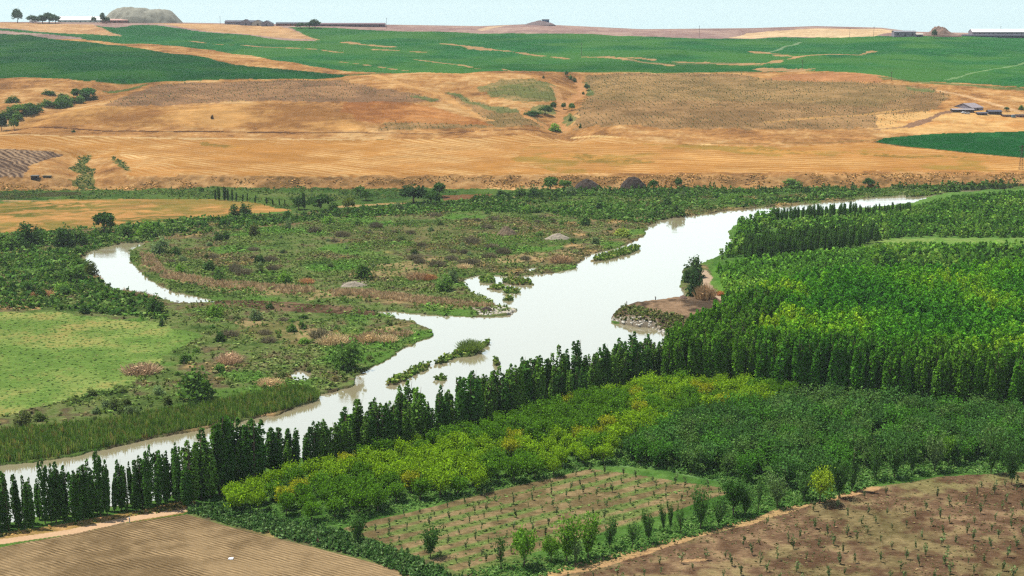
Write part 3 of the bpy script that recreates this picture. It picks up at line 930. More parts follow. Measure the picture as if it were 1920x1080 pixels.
def tree(kind, name, x, y, h, w, colr, label, cat, group=None, z=None, parts=True):
    i = _n[0] = _n[0] + 1
    cr, tr = TREES[kind][i * 7 % len(TREES[kind])]
    z = gz(x, y) if z is None else z
    rot = (i * 2.399) % 6.28
    colr = np.asarray(colr) * (0.88 + 0.24 * _hash(np.array([float(i)]), np.array([1.0]), 3)[0])
    if tr is None or not parts:
        o = link(name, cr, None, (x, y, z - 0.05))
        o.scale, o.rotation_euler, o.color = (w, w, h), (0, 0, rot), (*colr, 1)
        return tag(o, label, cat, group)
    e = link(name, None, None, (x, y, z - 0.05))
    e.empty_display_size = 0.2
    lean = 0.05 if h > 8 else 0.08
    sq = 0.88 + 0.24 * _hash(np.array([float(i)]), np.array([7.0]), 5)[0]
    e.scale, e.rotation_euler = (w * sq, w / sq, h), (lean * math.sin(i * 1.7), lean * math.cos(i * 2.9), rot)
    c = link(cr.name.split('.')[0], cr, e)
    c.color = (*colr, 1)
    link(tr.name.split('.')[0], tr, e)
    return tag(e, label, cat, group)


def px_m(py_x, py_y):
    """metres per photo pixel at a ground pixel and its ground point"""
    p = T((py_x, py_y))[0]
    return math.hypot(p[1], CH) / F, p


def scatter(poly, sp, r, jit=0.4, ang=0.0):
    lo, hi = poly.min(0), poly.max(0)
    c = (lo + hi) / 2
    R = np.hypot(*(hi - lo)) / 2 + sp
    g = np.arange(-R, R, sp)
    a, b = np.meshgrid(g, g)
    a, b = a.ravel() + r.uniform(-jit, jit, a.size) * sp, b.ravel() + r.uniform(-jit, jit, a.size) * sp
    x, y = c[0] + a * math.cos(ang) - b * math.sin(ang), c[1] + a * math.sin(ang) + b * math.cos(ang)
    m = inpoly(x, y, poly)
    return np.stack([x[m], y[m]], 1)


def infov(p, pad=30):
    px = 960 + F * p[:, 0] / (p[:, 1] * CP + CH * SP)
    return (px > -pad) & (px < 1920 + pad)


def ground_pts(p):
    w = in_water(p[:, 0], p[:, 1])
    p = p[~w]
    return np.column_stack([p, height(p[:, 0], p[:, 1])])


# ------------------------------------------------------------------ poplar belt on the near bank
PG, PGc = S(64, 100, 40), S(86, 120, 46)
r = rr(11)
belt = T((-40, 998), (0, 994), (133, 978), (233, 961), (300, 951), (356, 941))
L = np.concatenate([[0], np.cumsum(np.hypot(*np.diff(belt, axis=0).T))])
for k, s in enumerate(np.arange(0.5, L[-1], 1.55)):
    x, y = np.interp(s, L, belt[:, 0]), np.interp(s, L, belt[:, 1])
    h = 10.0 + 2.5 * math.sin(k * 1.7) * r.random() + r.random() * 4.5
    tree('poplar', 'poplar_tree', x + r.normal() * 0.3, y + r.normal() * 1.1, h, h * (0.68 + 0.4 * r.random()), PG * (0.9 + 0.3 * r.random()),
         'slim dark poplar in the thin row beside the dirt track, water gleaming between trunks', 'poplar', 'poplars in the thin row by the track')
for k, s in enumerate(np.arange(1.3, L[-1], 2.5)):
    x, y = np.interp(s, L, belt[:, 0]) - 2.0, np.interp(s, L, belt[:, 1]) + 2.6
    h = 9.0 + r.random() * 4.5
    tree('poplar', 'poplar_tree', x + r.normal() * 0.3, y + r.normal() * 0.7, h, h * (0.6 + 0.4 * r.random()), PG * (0.85 + 0.4 * r.random()),
         'slim dark poplar in the thin row beside the dirt track, water gleaming between trunks', 'poplar', 'poplars in the thin row by the track')
belt = [T((345, 948), (400, 930), (470, 903), (560, 880), (700, 857), (860, 815), (1000, 775), (1130, 738), (1235, 712)), T((375, 935), (470, 893), (600, 866), (740, 832), (870, 797), (1010, 757), (1140, 722), (1240, 700))]
for j, bl_ in enumerate(belt):
    L = np.concatenate([[0], np.cumsum(np.hypot(*np.diff(bl_, axis=0).T))])
    for k, s in enumerate(np.arange(0, L[-1], 2.2 if j == 0 else 2.6)):
        x, y = np.interp(s, L, bl_[:, 0]), np.interp(s, L, bl_[:, 1])
        px = 960 + F * x / (y * CP + CH * SP)
        top = np.interp(px, [340, 400, 450, 520, 640, 860, 1100, 1240], [12, 17, 16, 11.5, 14, 14.5, 14, 13])
        h = top * (0.66 + 0.46 * r.random())
        lab = ('tall dark poplar in the tall dense clump at the end of the dirt track' if px < 480 else
               'dark green poplar in the thick belt between the pale river and the yellow-green orchard' if px < 1000 else
               'dark green poplar at the far end of the belt, towards the big green wood')
        tree('poplar', 'poplar_tree', x + r.normal() * 0.6, y + r.normal() * 1.0, h, h * (1.0 + 0.4 * r.random()), (PG if r.random() < .6 else PGc) * (0.85 + 0.35 * r.random()),
             lab, 'poplar', 'poplars in the riverside belt')

# ------------------------------------------------------------------ yellow-green orchard
P_YO = T((420, 958), (500, 918), (620, 882), (760, 850), (900, 812), (1040, 772), (1160, 742), (1290, 727), (1420, 735), (1500, 752), (1430, 768), (1310, 786), (1200, 830), (1150, 868),
         (1085, 885), (960, 912), (860, 935), (760, 952), (690, 968), (590, 985))
r = rr(12)
pts = scatter(P_YO, 5.0, r, 0.1, 0.35)
LIME, LEAFY, GOLD = S(114, 146, 30), S(80, 118, 30), S(150, 156, 36)
for x, y in pts:
    g = fbm(np.array([x]), np.array([y]), 16, 2, 61)[0] + r.normal() * 0.07
    gold = r.random() < 0.02 + (0.10 if g > 0.6 else 0)
    c = GOLD * 0.85 if gold else (LIME if g > 0.53 else LEAFY)
    h = 4.6 + r.random() * 1.6
    lab = ('bushy orchard tree with yellowing golden leaves in the bright yellow-green orchard' if gold else
           'bushy lime-green orchard tree among the rows of the bright yellow-green orchard' if g > 0.53 else
           'bushy mid-green orchard tree among the rows of the bright yellow-green orchard')
    tree('orchard', 'orchard_tree', x, y, h, h * (0.86 + 0.26 * r.random()), c, lab, 'fruit tree', 'trees of the yellow-green orchard')

# ------------------------------------------------------------------ grey-green orchard
P_GO = T((1165, 868), (1215, 832), (1320, 790), (1440, 772), (1560, 760), (1760, 775), (1990, 792), (2010, 880), (1880, 880), (1750, 868), (1640, 880), (1560, 912), (1480, 918), (1400, 905), (1290, 895))
r = rr(13)
pts = scatter(P_GO, 5.3, r, 0.28, 0.35)
pts = pts[np.argsort(pts[:, 1])][:300]
for x, y in pts:
    g = r.random()
    c = S(64, 100, 46) if g < 0.45 else S(80, 110, 54) if g < 0.7 else S(68, 112, 38)
    h = 5.0 + r.random() * 2.2
    lab = ('dark green feathery tree in the grey-green orchard' if g < 0.45 else 'pale grey-green feathery tree in the grey-green orchard' if g < 0.75 else
           'deep green leafy tree in the grey-green orchard')
    tree('vase', 'fruit_tree', x, y, h, h * (0.95 + 0.3 * r.random()), c, lab, 'fruit tree', 'trees of the grey-green orchard')

# ------------------------------------------------------------------ big plantation wood
P_WD = T((1238, 722), (1262, 694), (1330, 655), (1378, 628), (1440, 590), (1560, 570), (1760, 560), (2100, 552), (2200, 790), (1925, 772), (1700, 752), (1500, 738), (1330, 726))
r = rr(14)
pts = scatter(P_WD, 3.3, r, 0.42)
pts = pts[infov(pts, 260)]
edge_front = np.array([pts[:, 1] - np.interp(pts[:, 0], *T((1238, 722), (1330, 726), (1500, 738), (1700, 752), (1925, 772), (2200, 790)).T)]).ravel()
west = edge_dist(pts[:, 0], pts[:, 1], T((1238, 722), (1262, 694), (1330, 655), (1378, 628), (1380, 629)))
order = np.argsort(np.minimum(edge_front, west * 1.2) + 1e4 * ~infov(pts, 30))


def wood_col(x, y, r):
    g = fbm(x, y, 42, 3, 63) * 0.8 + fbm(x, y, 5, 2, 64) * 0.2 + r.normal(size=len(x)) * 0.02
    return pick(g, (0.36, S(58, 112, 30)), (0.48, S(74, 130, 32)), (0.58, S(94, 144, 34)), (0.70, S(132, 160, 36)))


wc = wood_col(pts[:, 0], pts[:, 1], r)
for n, i in enumerate(order[:290]):
    x, y = pts[i]
    h = 13.5 + r.random() * 3.5
    lab = 'tall slim tree on the shaded near edge of the big green wood' if edge_front[i] < west[i] else 'tall slim green tree on the riverward edge of the big green wood'
    tree('wood', 'plantation_tree', x, y, h, h * (0.8 + 0.3 * r.random()), 0.55 * np.minimum(wc[i], S(66, 106, 32)) + 0.45 * np.minimum(wc[i], S(96, 138, 36)), lab, 'tree', 'trees along the edge of the big wood')  # leaf colour capped darker, painting in the shade of the wood's edge
rest = order[290:]
print('wood', len(rest))
temps = [t_poplar(rr(700 + i), 620, w=0.42, size=0.037, spires=9, low=0.5) for i in range(6)]
hh = 13.0 + r.random(len(rest)) * 3.8
ww = hh * (0.85 + 0.35 * r.random(len(rest)))
p3 = np.column_stack([pts[rest], height(pts[rest][:, 0], pts[rest][:, 1])])
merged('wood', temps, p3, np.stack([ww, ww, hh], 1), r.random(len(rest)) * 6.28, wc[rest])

# dark stands and young plantations beyond the big wood
def stand(name, poly, sp, h0_, h1_, colf, wr=0.34, nq=70, seed=1, size=0.11, low=0.2):
    r = rr(seed)
    p = ground_pts(scatter(poly, sp, r, 0.42))
    p = p[infov(p, 260)]
    hh = h0_ + (h1_ - h0_) * r.random(len(p))
    ww = hh * (0.8 + 0.4 * r.random(len(p)))
    tm = [t_poplar(rr(seed * 50 + i), nq, w=wr, size=size, spires=5, low=low) for i in range(5)]
    return merged(name, tm, p, np.stack([ww, ww, hh], 1), r.random(len(p)) * 6.28, colf(p, r))


def dark_col(p, r): return pick(r.random(len(p)), (0, S(60, 90, 38)), (1, S(84, 114, 48)))
def young_col(p, r): return pick(fbm(p[:, 0], p[:, 1], 25, 3, 66) * 0.7 + r.random(len(p)) * 0.3, (0.3, S(78, 122, 40)), (0.55, S(98, 142, 48)), (0.75, S(124, 156, 60)))
def mixed_col(p, r): return pick(fbm(p[:, 0], p[:, 1], 18, 3, 67) * 0.7 + r.random(len(p)) * 0.3, (0.3, S(58, 96, 34)), (0.5, S(84, 126, 44)), (0.7, S(112, 142, 58)))


stand('young_plantation', T((1345, 510), (1420, 488), (1560, 478), (1700, 466), (2100, 470), (2100, 552), (1760, 562), (1560, 572), (1440, 592), (1375, 620), (1352, 585), (1362, 560)), 2.0, 2.2, 4.0, young_col, 0.7, 36, 21, 0.24, 0.0)
stand('far_plantation', T((1640, 495), (2100, 478), (2100, 530), (1800, 525), (1640, 515)), 3.2, 6.0, 9.0, mixed_col, 0.45, 50, 22, 0.14, 0.1)
stand('riverside_thicket', T((1345, 490), (1375, 470), (1380, 445), (1385, 425), (1460, 405), (1450, 425), (1400, 455), (1390, 480)), 2.6, 3, 7, mixed_col, 0.45, 50, 23, 0.15, 0.0)
stand('far_scrub', T((1450, 428), (1500, 418), (1720, 404), (1790, 380), (1900, 366), (2150, 360), (2150, 445), (1700, 446), (1640, 452), (1480, 440)), 3.0, 2, 4.5, mixed_col, 0.8, 40, 24, 0.24, 0.0)
stand('bank_scrub', T((1560, 400), (1720, 386), (1790, 368), (2150, 347), (2150, 362), (1900, 369), (1790, 383), (1720, 406), (1600, 410)), 2.0, 0.8, 2.0, mixed_col, 0.9, 26, 26, 0.28, 0.0)
r = rr(15)
DK = S(70, 104, 42)
pts = scatter(T((1400, 492), (1392, 470), (1440, 462), (1520, 452), (1640, 446), (1648, 456), (1600, 468), (1500, 482), (1430, 492)), 3.1, r, 0.42)
for x, y in pts[:230]:
    h = 6.5 + r.random() * 3.5
    tree('wood', 'slim_tree', x, y, h, h * 0.95, DK * (0.8 + 0.5 * r.random()),
         'slim dark tree in the long dark stand across the light green field', 'tree', 'trees of the dark stand in the green field')
for j in range(2):
    bl_ = T((1450, 416 - 3 * j), (1540, 410 - 3 * j), (1620, 404 - 3 * j), (1710, 398 - 3 * j))
    L = np.concatenate([[0], np.cumsum(np.hypot(*np.diff(bl_, axis=0).T))])
    for s in np.arange(0, L[-1], 2.6):
        x, y = np.interp(s, L, bl_[:, 0]), np.interp(s, L, bl_[:, 1])
        h = (6.0 if s < L[-1] * 0.6 else 3.8) + r.random() * 1.8
        tree('wood', 'slim_tree', x + r.normal() * .4, y + r.normal(), h, h * 0.95, DK * (0.8 + 0.5 * r.random()),
             'slim dark tree in the straight row along the far river bend', 'tree', 'trees of the row along the far river bend')

# ------------------------------------------------------------------ young trees between the two bare fields and along the orchard edge
V1, V2, V3 = S(66, 98, 46), S(96, 136, 44), S(92, 116, 68)
EDGE = [
    (672, 1015, 45, 37, 'vase', V1, 'dark green vase-shaped young tree standing alone at the weedy corner of the bare orchard'),
    (807, 1045, 57, 37, 'vase', V1, 'dark feathery young tree alone on the near side of the bare orchard'),
    (940, 1068, 62, 35, 'thin', V1, 'sparse forked young tree with bare lower branches beside the denser leafy one'),
    (983, 1065, 75, 42, 'orchard', V2, 'dense bright green young tree, fullest of the row between the two fields'),
    (1033, 1053, 47, 30, 'orchard', V2, 'small round yellow-green tree next to the tallest bushy one'),
    (1063, 1055, 80, 48, 'vase', V2, 'tall bushy green tree in the middle of the row between the fields'),
    (1079, 1060, 50, 26, 'thin', V3, 'thin greyish young tree in front of the tall bushy one'),
    (1102, 1047, 75, 42, 'vase', V2, 'tall leaning leafy tree just past the tall bushy one'),
    (1142, 1030, 55, 28, 'vase', V1, 'narrow dark green tree with open grass on both sides'),
    (1185, 1027, 55, 28, 'thin', V1, 'thin see-through young tree above the straw strip'),
    (1217, 1018, 60, 25, 'vase', V1, 'narrow upright dark tree beside the two slender ones'),
    (1245, 997, 50, 13, 'vase', V1, 'first of two very slender dark trees side by side'),
    (1258, 997, 52, 11, 'vase', V1, 'second of two very slender dark trees side by side, the thinner one'),
    (1277, 1003, 55, 24, 'thin', V1, 'dark open young tree just before the column-shaped tree'),
    (1313, 992, 75, 33, 'vase', V1, 'dense column-shaped dark tree standing clear at the field edge'),
    (1347, 987, 50, 30, 'vase', V1, 'low dark tree between the column-shaped tree and the broad dark one'),
    (1375, 968, 68, 40, 'orchard', S(52, 84, 34), 'broad very dark tree at the corner of the bare orchard'),
    (1397, 968, 52, 25, 'vase', V1, 'small dark tree tucked against the broad very dark one'),
    (1422, 960, 60, 20, 'thin', V1, 'thin upright tree in the bright weeds at the orchard corner'),
    (1458, 953, 60, 34, 'vase', V3, 'pale grey-green tree at the end of the straw strip'),
    (1507, 940, 52, 32, 'vase', V1, 'dark bushy tree next to the bright yellow-green round one'),
    (1537, 944, 66, 46, 'orchard', S(128, 150, 40), 'bright yellow-green round tree at the edge of the brown field'),
    (1573, 933, 70, 32, 'vase', V1, 'dark upright tree just beyond the bright yellow-green round one'),
    (1597, 920, 98, 34, 'poplar', S(72, 104, 50), 'tallest tree at the brown field edge, narrow with a pale top'),
    (1640, 900, 62, 28, 'vase', V1, 'dark narrow tree just past the tallest tree of the field edge'),
    (1677, 899, 70, 36, 'vase', V1, 'spreading dark tree with a visible trunk above the brown field'),
    (1710, 889, 62, 30, 'vase', V1, 'small dark tree beside the spreading one with a visible trunk'),
    (1752, 885, 66, 34, 'vase', V3, 'grey-green tree on a forked trunk above bright weeds'),
    (1778, 874, 55, 24, 'orchard', V2, 'small bright green tree behind the grey-green forked one'),
    (1858, 889, 72, 32, 'vase', V1, 'dark upright tree near the far corner of the brown field'),
    (1897, 909, 76, 30, 'vase', V1, 'dark tree nearest the frame edge, standing forward over the brown field'),
]
for px, py, hp, wp, kind, c, lab in EDGE:
    m, p = px_m(px, py)
    h = hp * m * 1.06
    tree(kind, 'young_tree', p[0], p[1], h, wp * m * (1.25 if kind != 'poplar' else 2.6), c, lab, 'tree')

# saplings in the bare orchards
def q_grid(q, nu, nv, r, ju=0.12):
    out = []
    for i in range(nu):
        for j in range(nv):
            u, v = (i + 0.5 + r.normal() * ju) / nu, (j + 0.5 + r.normal() * ju) / nv
            out.append((q[0] * (1 - u) + q[1] * u) * (1 - v) + (q[3] * (1 - u) + q[2] * u) * v)
    return np.array(out)


r = rr(16)
SAP = S(84, 98, 62)
pts = q_grid(Q_MID, 13, 9, r)
pts = pts[r.random(len(pts)) < 0.92]
for x, y in pts:
    h = 1.5 + r.random() * 1.1
    tree('sapling', 'sapling', x, y, h, h * (0.75 + 0.3 * r.random()), SAP * (0.8 + 0.5 * r.random()), 'small thin sapling in the weedy rows of the bare four-sided orchard plot', 'sapling', 'saplings of the weedy orchard plot')
pts = scatter(T(*P_RF[:8], (2100, 1130), (960, 1130)), 5.0, r, 0.2, 0.25)
pts = pts[infov(pts, 20)]
inside = edge_dist(pts[:, 0], pts[:, 1], T((1020, 1090), (1480, 958), (1640, 915), (1930, 882), (1925, 884))) > 2.5
pts = pts[inside & (r.random(len(pts)) < 0.9)]
pts = pts[np.argsort(pts[:, 1])][:185]
for x, y in pts:
    h = 1.6 + r.random() * 1.4
    tree('sapling', 'sapling', x, y, h, h * (0.75 + 0.35 * r.random()), SAP * (0.85 + 0.6 * r.random()), 'small leafy sapling on the bare reddish brown field', 'sapling', 'saplings of the reddish brown field')
# sapling rows on the hills: past counting, one sheet each
r = rr(17)
tm = [t_vase(rr(800 + i), 7, 3, 0.5, 0.25, 0.2, 0.1) for i in range(5)]
for poly, ang, sp in ((P_H1, 0.15, 4.3), (P_H2, 0.5, 4.8), (P_H3, 0.2, 4.4), (P_H4, 0.1, 5.0)):
    w = T(*poly)
    p = ground_pts(scatter(w, sp, r, 0.14, ang))
    p = p[r.random(len(p)) < np.clip(2.4 * fbm(p[:, 0], p[:, 1], 40, 3, 140) - 0.45, 0.1, 0.95)]
    hh = 0.6 + r.random(len(p)) ** 2 * 0.9
    merged('hillside_saplings', tm, p, np.stack([hh * 1.1, hh * 1.1, hh], 1), r.random(len(p)) * 6.28, pick(r.random(len(p)), (0, S(92, 92, 56)), (1, S(126, 124, 78))))

# ------------------------------------------------------------------ shrubs and trees of the floodplain (photo place, size, look)
DG, MG, GG, BG, TN, RD = S(62, 90, 42), S(84, 114, 52), S(104, 124, 82), S(104, 140, 54), S(196, 172, 128), S(166, 136, 100)
SPOTS = [
    (370, 752, 84, 70, 'bush', MG, 'largest shrub of the near bank, broad dark green, behind the reeds'),
    (655, 692, 62, 62, 'bush', MG, 'big round green shrub overhanging the water beside the little pond'),
    (638, 680, 30, 40, 'bush', DG, 'dark half of the paired shrub against the big round one'),
    (292, 587, 38, 36, 'bush', DG, 'round dark green shrub alone by the end of the still backwater'),
    (303, 611, 11, 17, 'bush', DG, 'tiny upright dark shrub on the upper edge of the meadow'),
    (170, 518, 30, 32, 'bush', S(80, 92, 46), 'olive brown shrub leaning over the still backwater'),
    (142, 528, 48, 36, 'bush', MG, 'wide light green shrub behind the olive brown one'),
    (115, 548, 30, 18, 'bush', BG, 'small bright green dome in the scrub left of the backwater reeds'),
    (197, 585, 24, 14, 'bush', MG, 'low grey-green dome in front of the tan reeds'),
    (302, 474, 38, 32, 'bush', GG, 'rounded grey-green shrub just above the backwater'),
    (330, 478, 24, 16, 'bush', DG, 'low dark shrub beside the rounded grey-green one'),
    (340, 512, 22, 18, 'bush', BG, 'small bright green shrub above the tan bank'),
    (411, 527, 26, 28, 'bush', MG, 'upright green shrub standing on the tan bank'),
    (390, 505, 30, 20, 'bush', DG, 'dark low shrub behind the tan bank'),
    (487, 493, 22, 18, 'bush', DG, 'small dark shrub in the purple-brown scrub'),
    (533, 530, 26, 24, 'bush', BG, 'small bright green shrub right of centre in the scrub flats'),
    (680, 522, 38, 34, 'bush', MG, 'ragged green shrub by the grey gravel heap'),
    (835, 543, 42, 30, 'bush', MG, 'dense green shrub at the head of the side inlet'),
    (850, 530, 24, 28, 'bush', S(90, 108, 70), 'greyish shrub behind the dense one at the side inlet'),
    (405, 592, 34, 24, 'bush', BG, 'bright green shrub below the old brown channel'),
    (480, 600, 28, 22, 'bush', GG, 'grey-green shrub below the old brown channel'),
    (505, 580, 14, 14, 'bush', DG, 'tiny dark shrub on the brown bank of the old channel'),
    (413, 640, 22, 22, 'bush', DG, 'dark shrub at the upper corner of the meadow'),
    (570, 645, 22, 13, 'bush', BG, 'light green dome in the dry reed flats'),
    (345, 680, 22, 20, 'bush', MG, 'small green shrub at the meadow corner'),
    (45, 800, 36, 32, 'bush', S(84, 92, 52), 'dull olive shrub at the lower meadow edge'),
    (215, 768, 24, 24, 'bush', S(82, 96, 50), 'small olive shrub among the weeds above the reeds'),
    (195, 438, 36, 38, 'broad', DG, 'lone dark tree at the edge of the tan valley field'),
    (55, 460, 60, 45, 'bush', DG, 'broad dark thicket shrub at the far left valley edge'),
    (15, 470, 40, 30, 'bush', MG, 'green shrub at the left frame edge by the thicket'),
    (120, 462, 46, 44, 'bush', DG, 'tall dark rounded shrub between the thicket and the lone tree'),
    (145, 458, 40, 36, 'bush', MG, 'mid green shrub beside the tall dark rounded one'),
    (235, 446, 36, 28, 'bush', MG, 'green shrub just right of the lone dark tree'),
    (272, 440, 34, 26, 'bush', BG, 'yellow-green shrub on the bank above the backwater head'),
    (440, 405, 26, 22, 'bush', DG, 'first of two dark domes at the lower edge of the tan valley field'),
    (460, 404, 28, 25, 'bush', DG, 'second of two dark domes at the lower edge of the tan valley field, the larger'),
    (410, 450, 20, 16, 'bush', DG, 'small dark shrub below the old channel, first of a pair'),
    (422, 449, 20, 17, 'bush', DG, 'small dark shrub below the old channel, second of a pair'),
    (475, 441, 28, 24, 'bush', S(84, 92, 48), 'olive shrub on the old channel bank'),
    (540, 430, 12, 22, 'bush', GG, 'thin grey upright shrub on the old channel bank'),
    (615, 420, 26, 18, 'bush', BG, 'yellow-green dome on the old channel bank'),
    (668, 422, 22, 14, 'bush', MG, 'small round shrub right of the yellow-green dome'),
    (560, 393, 22, 26, 'broad', DG, 'dark tree beside the slim poplar at the end of the tan field'),
    (571, 392, 9, 30, 'poplar', DG, 'single slim poplar rising between two dark trees'),
    (602, 395, 42, 30, 'broad', DG, 'wide dark tree clump at the end of the tan field'),
    (625, 392, 18, 16, 'bush', MG, 'small green shrub against the wide dark tree'),
    (655, 396, 18, 28, 'broad', S(104, 116, 50), 'small yellowish tree with a bare trunk standing in the open'),
    (686, 376, 22, 18, 'broad', DG, 'round dark tree near the foot of the bluff, by white stones'),
    (675, 366, 18, 18, 'broad', MG, 'green tree directly behind the round dark one by the white stones'),
    (776, 382, 44, 36, 'broad', S(50, 74, 40), 'largest dark tree in the tree group below the bluff'),
    (808, 385, 28, 26, 'broad', DG, 'dark tree against the largest one below the bluff'),
    (824, 370, 24, 27, 'broad', DG, 'dark tree behind, at the foot of the bluff'),
    (748, 395, 24, 16, 'bush', GG, 'grey-green shrub in front of the largest dark tree'),
    (378, 359, 10, 9, 'bush', DG, 'tiny dark shrub at the foot of the bluff left of the poplar clump'),
    (938, 372, 20, 20, 'bush', DG, 'dark shrub in the line below the dry bluff, nearest the brown strip'),
    (975, 370, 26, 22, 'bush', MG, 'mid green shrub in the line below the dry bluff'),
    (998, 371, 26, 24, 'bush', DG, 'dark dense shrub in the line below the dry bluff'),
    (1033, 357, 24, 24, 'broad', MG, 'tall green tree against the bluff, before the dark earth mounds'),
    (1059, 354, 20, 18, 'broad', MG, 'second green tree against the bluff, just before the dark earth mounds'),
    (1070, 366, 22, 20, 'bush', GG, 'grey-green shrub in front of the first dark earth mound'),
    (1225, 354, 16, 17, 'broad', DG, 'dark little tree just beyond the second dark earth mound'),
    (1273, 352, 13, 19, 'broad', DG, 'upright dark tree on the bluff foot further along from the mounds'),
    (1123, 394, 16, 18, 'bush', DG, 'dark shrub standing alone on the wide green flats'),
    (985, 398, 17, 13, 'bush', BG, 'light green dome on the wide green flats'),
    (1250, 390, 30, 24, 'bush', DG, 'dark round shrub above the river bend'),
    (1267, 404, 36, 25, 'bush', MG, 'round green shrub touching the water at the river bend'),
    (1222, 408, 18, 16, 'bush', MG, 'small shrub on the bank below the river bend'),
    (1278, 368, 16, 12, 'bush', GG, 'small grey shrub above the river bend shrubs'),
    (1095, 422, 28, 22, 'bush', MG, 'green shrub in the middle of the gravel flats'),
    (1168, 442, 34, 17, 'bush', S(132, 148, 60), 'yellow-green low shrub near the water at the river bend'),
    (1116, 458, 20, 15, 'bush', GG, 'grey-green shrub by the pale side channel'),
    (1075, 455, 12, 10, 'bush', DG, 'tiny dark shrub by the pale side channel'),
    (1513, 364, 18, 18, 'bush', DG, 'dark shrub on the far bank under the stubble terrace'),
    (1485, 350, 40, 16, 'bush', MG, 'wide shrub bank at the foot of the far bluff'),
    (1628, 352, 20, 17, 'broad', DG, 'dark round tree at the foot of the far bluff'),
    (1780, 356, 40, 22, 'bush', MG, 'wide green shrub at the far end of the river'),
    (1300, 520, 40, 42, 'bush', S(70, 92, 54), 'grey-green feathery tree crown at the bank behind the angler spit'),
    (1305, 560, 34, 60, 'bush', S(48, 72, 40), 'tall dark bushy tree at the root of the angler spit'),
    (1288, 530, 24, 30, 'bush', S(60, 84, 44), 'dark shrub leaning to the water beside the tall bushy tree'),
    (882, 657, 36, 20, 'spiky', S(110, 128, 70), 'spiky grey-green willow clump on the long river island'),
    (1322, 572, 34, 40, 'dry', RD, 'rust brown dry bush by the dirt track at the spit'),
    (1052, 492, 36, 20, 'dry', RD, 'orange-brown dry bush on the bank point by the water'),
    (625, 645, 46, 28, 'dry', TN, 'large golden dry grass mound in the reed flats'),
    (430, 680, 40, 28, 'dry', S(184, 154, 122), 'pinkish tan dry clump near the big shrubs'),
    (265, 698, 60, 26, 'dry', S(170, 142, 112), 'wide dry brown clump at the right edge of the meadow'),
    (782, 523, 40, 20, 'dry', RD, 'reddish dry bush near the head of the side inlet'),
    (805, 525, 22, 18, 'dry', S(170, 120, 80), 'dark reddish dry bush beside the lighter one by the inlet'),
    (870, 503, 26, 12, 'dry', TN, 'small tan dry tuft above the side inlet'),
    (690, 640, 30, 20, 'dry', S(186, 158, 112), 'tan dry tuft on the near bank before the islands'),
    (725, 640, 34, 20, 'dry', TN, 'golden dry tuft at the bank corner before the islands'),
    (575, 531, 24, 14, 'dry', S(180, 134, 92), 'small dry tuft in the middle of the scrub'),
    (505, 722, 40, 18, 'dry', S(186, 160, 116), 'tan dry clump at the back of the reed bed'),
    (80, 555, 34, 14, 'dry', S(178, 128, 90), 'low reddish dry tuft in the left scrub'),
    (1350, 553, 16, 12, 'dry', S(180, 120, 76), 'small rusty tuft beside the dirt track'),
    (930, 678, 12, 10, 'bush', S(90, 118, 52), 'lone tuft on the tiniest islet'),
    # hills
    (25, 192, 24, 13, 'bush', DG, 'dark shrub alone on the upper left slope'),
    (92, 178, 28, 10, 'bush', DG, 'low dark thicket on the upper slope above the tree line'),
    (118, 184, 24, 10, 'bush', DG, 'low dark thicket just right of the other on the upper slope'),
    (146, 186, 24, 19, 'broad', DG, 'highest dark tree of the gully tree line'),
    (166, 186, 26, 20, 'broad', S(56, 100, 46), 'bright green tree at the head of the gully tree line'),
    (120, 194, 34, 16, 'bush', MG, 'green shrub along the gully tree line below the dark tree'),
    (92, 200, 34, 15, 'bush', MG, 'green shrub half way down the gully tree line'),
    (55, 208, 22, 15, 'broad', DG, 'dark round tree lower down the gully tree line'),
    (35, 213, 24, 18, 'broad', MG, 'mid green tree near the bottom of the gully tree line'),
    (10, 220, 30, 12, 'bush', MG, 'pale green shrub at the bottom of the gully tree line'),
    (3, 245, 16, 30, 'broad', S(38, 66, 36), 'large dark tree cut by the frame at the end of the road cut'),
    (27, 245, 13, 26, 'broad', MG, 'slender green tree at the end of the road cut'),
    (138, 248, 8, 5, 'bush', DG, 'tiny shrub on the road cut'),
    (398, 223, 7, 8, 'bush', S(88, 66, 40), 'tiny brown bush alone on the golden slope'),
    (1000, 216, 34, 10, 'bush', DG, 'long dark shrub across the hill gully'),
    (1022, 215, 22, 16, 'broad', DG, 'dark tree on the long shrub in the hill gully'),
    (1037, 206, 10, 14, 'broad', DG, 'dark little tree at the end of the long gully shrub'),
    (1057, 205, 8, 13, 'broad', DG, 'dark upright tree just across the gully track'),
    (1072, 207, 9, 13, 'broad', MG, 'grey-green tree further up from the gully track'),
    (1040, 246, 26, 15, 'bush', BG, 'bright green shrub at the mouth of the hill gully'),
    (1070, 227, 9, 10, 'bush', DG, 'small dark shrub above the gully mouth'),
    (1100, 170, 11, 12, 'broad', DG, 'dark tree at the bend of the gully track'),
    (1062, 143, 7, 9, 'broad', DG, 'topmost tiny tree of the hill gully'),
    (1070, 149, 9, 9, 'bush', MG, 'tiny shrub under the topmost gully tree'),
    (1077, 153, 8, 9, 'bush', DG, 'dark tiny shrub near the top of the gully'),
    (1019, 147, 5, 6, 'bush', DG, 'tiny dark dot of a shrub left of the gully top'),
    (1094, 177, 6, 6, 'bush', DG, 'tiny shrub beside the gully track bend'),
    (1088, 240, 6, 9, 'bush', DG, 'small dark shrub right of the gully mouth'),
    (1887, 208, 9, 7, 'broad', DG, 'small dark tree behind the farmyard'),
    (1915, 206, 12, 9, 'bush', MG, 'green shrub at the frame edge behind the farmyard'),
]
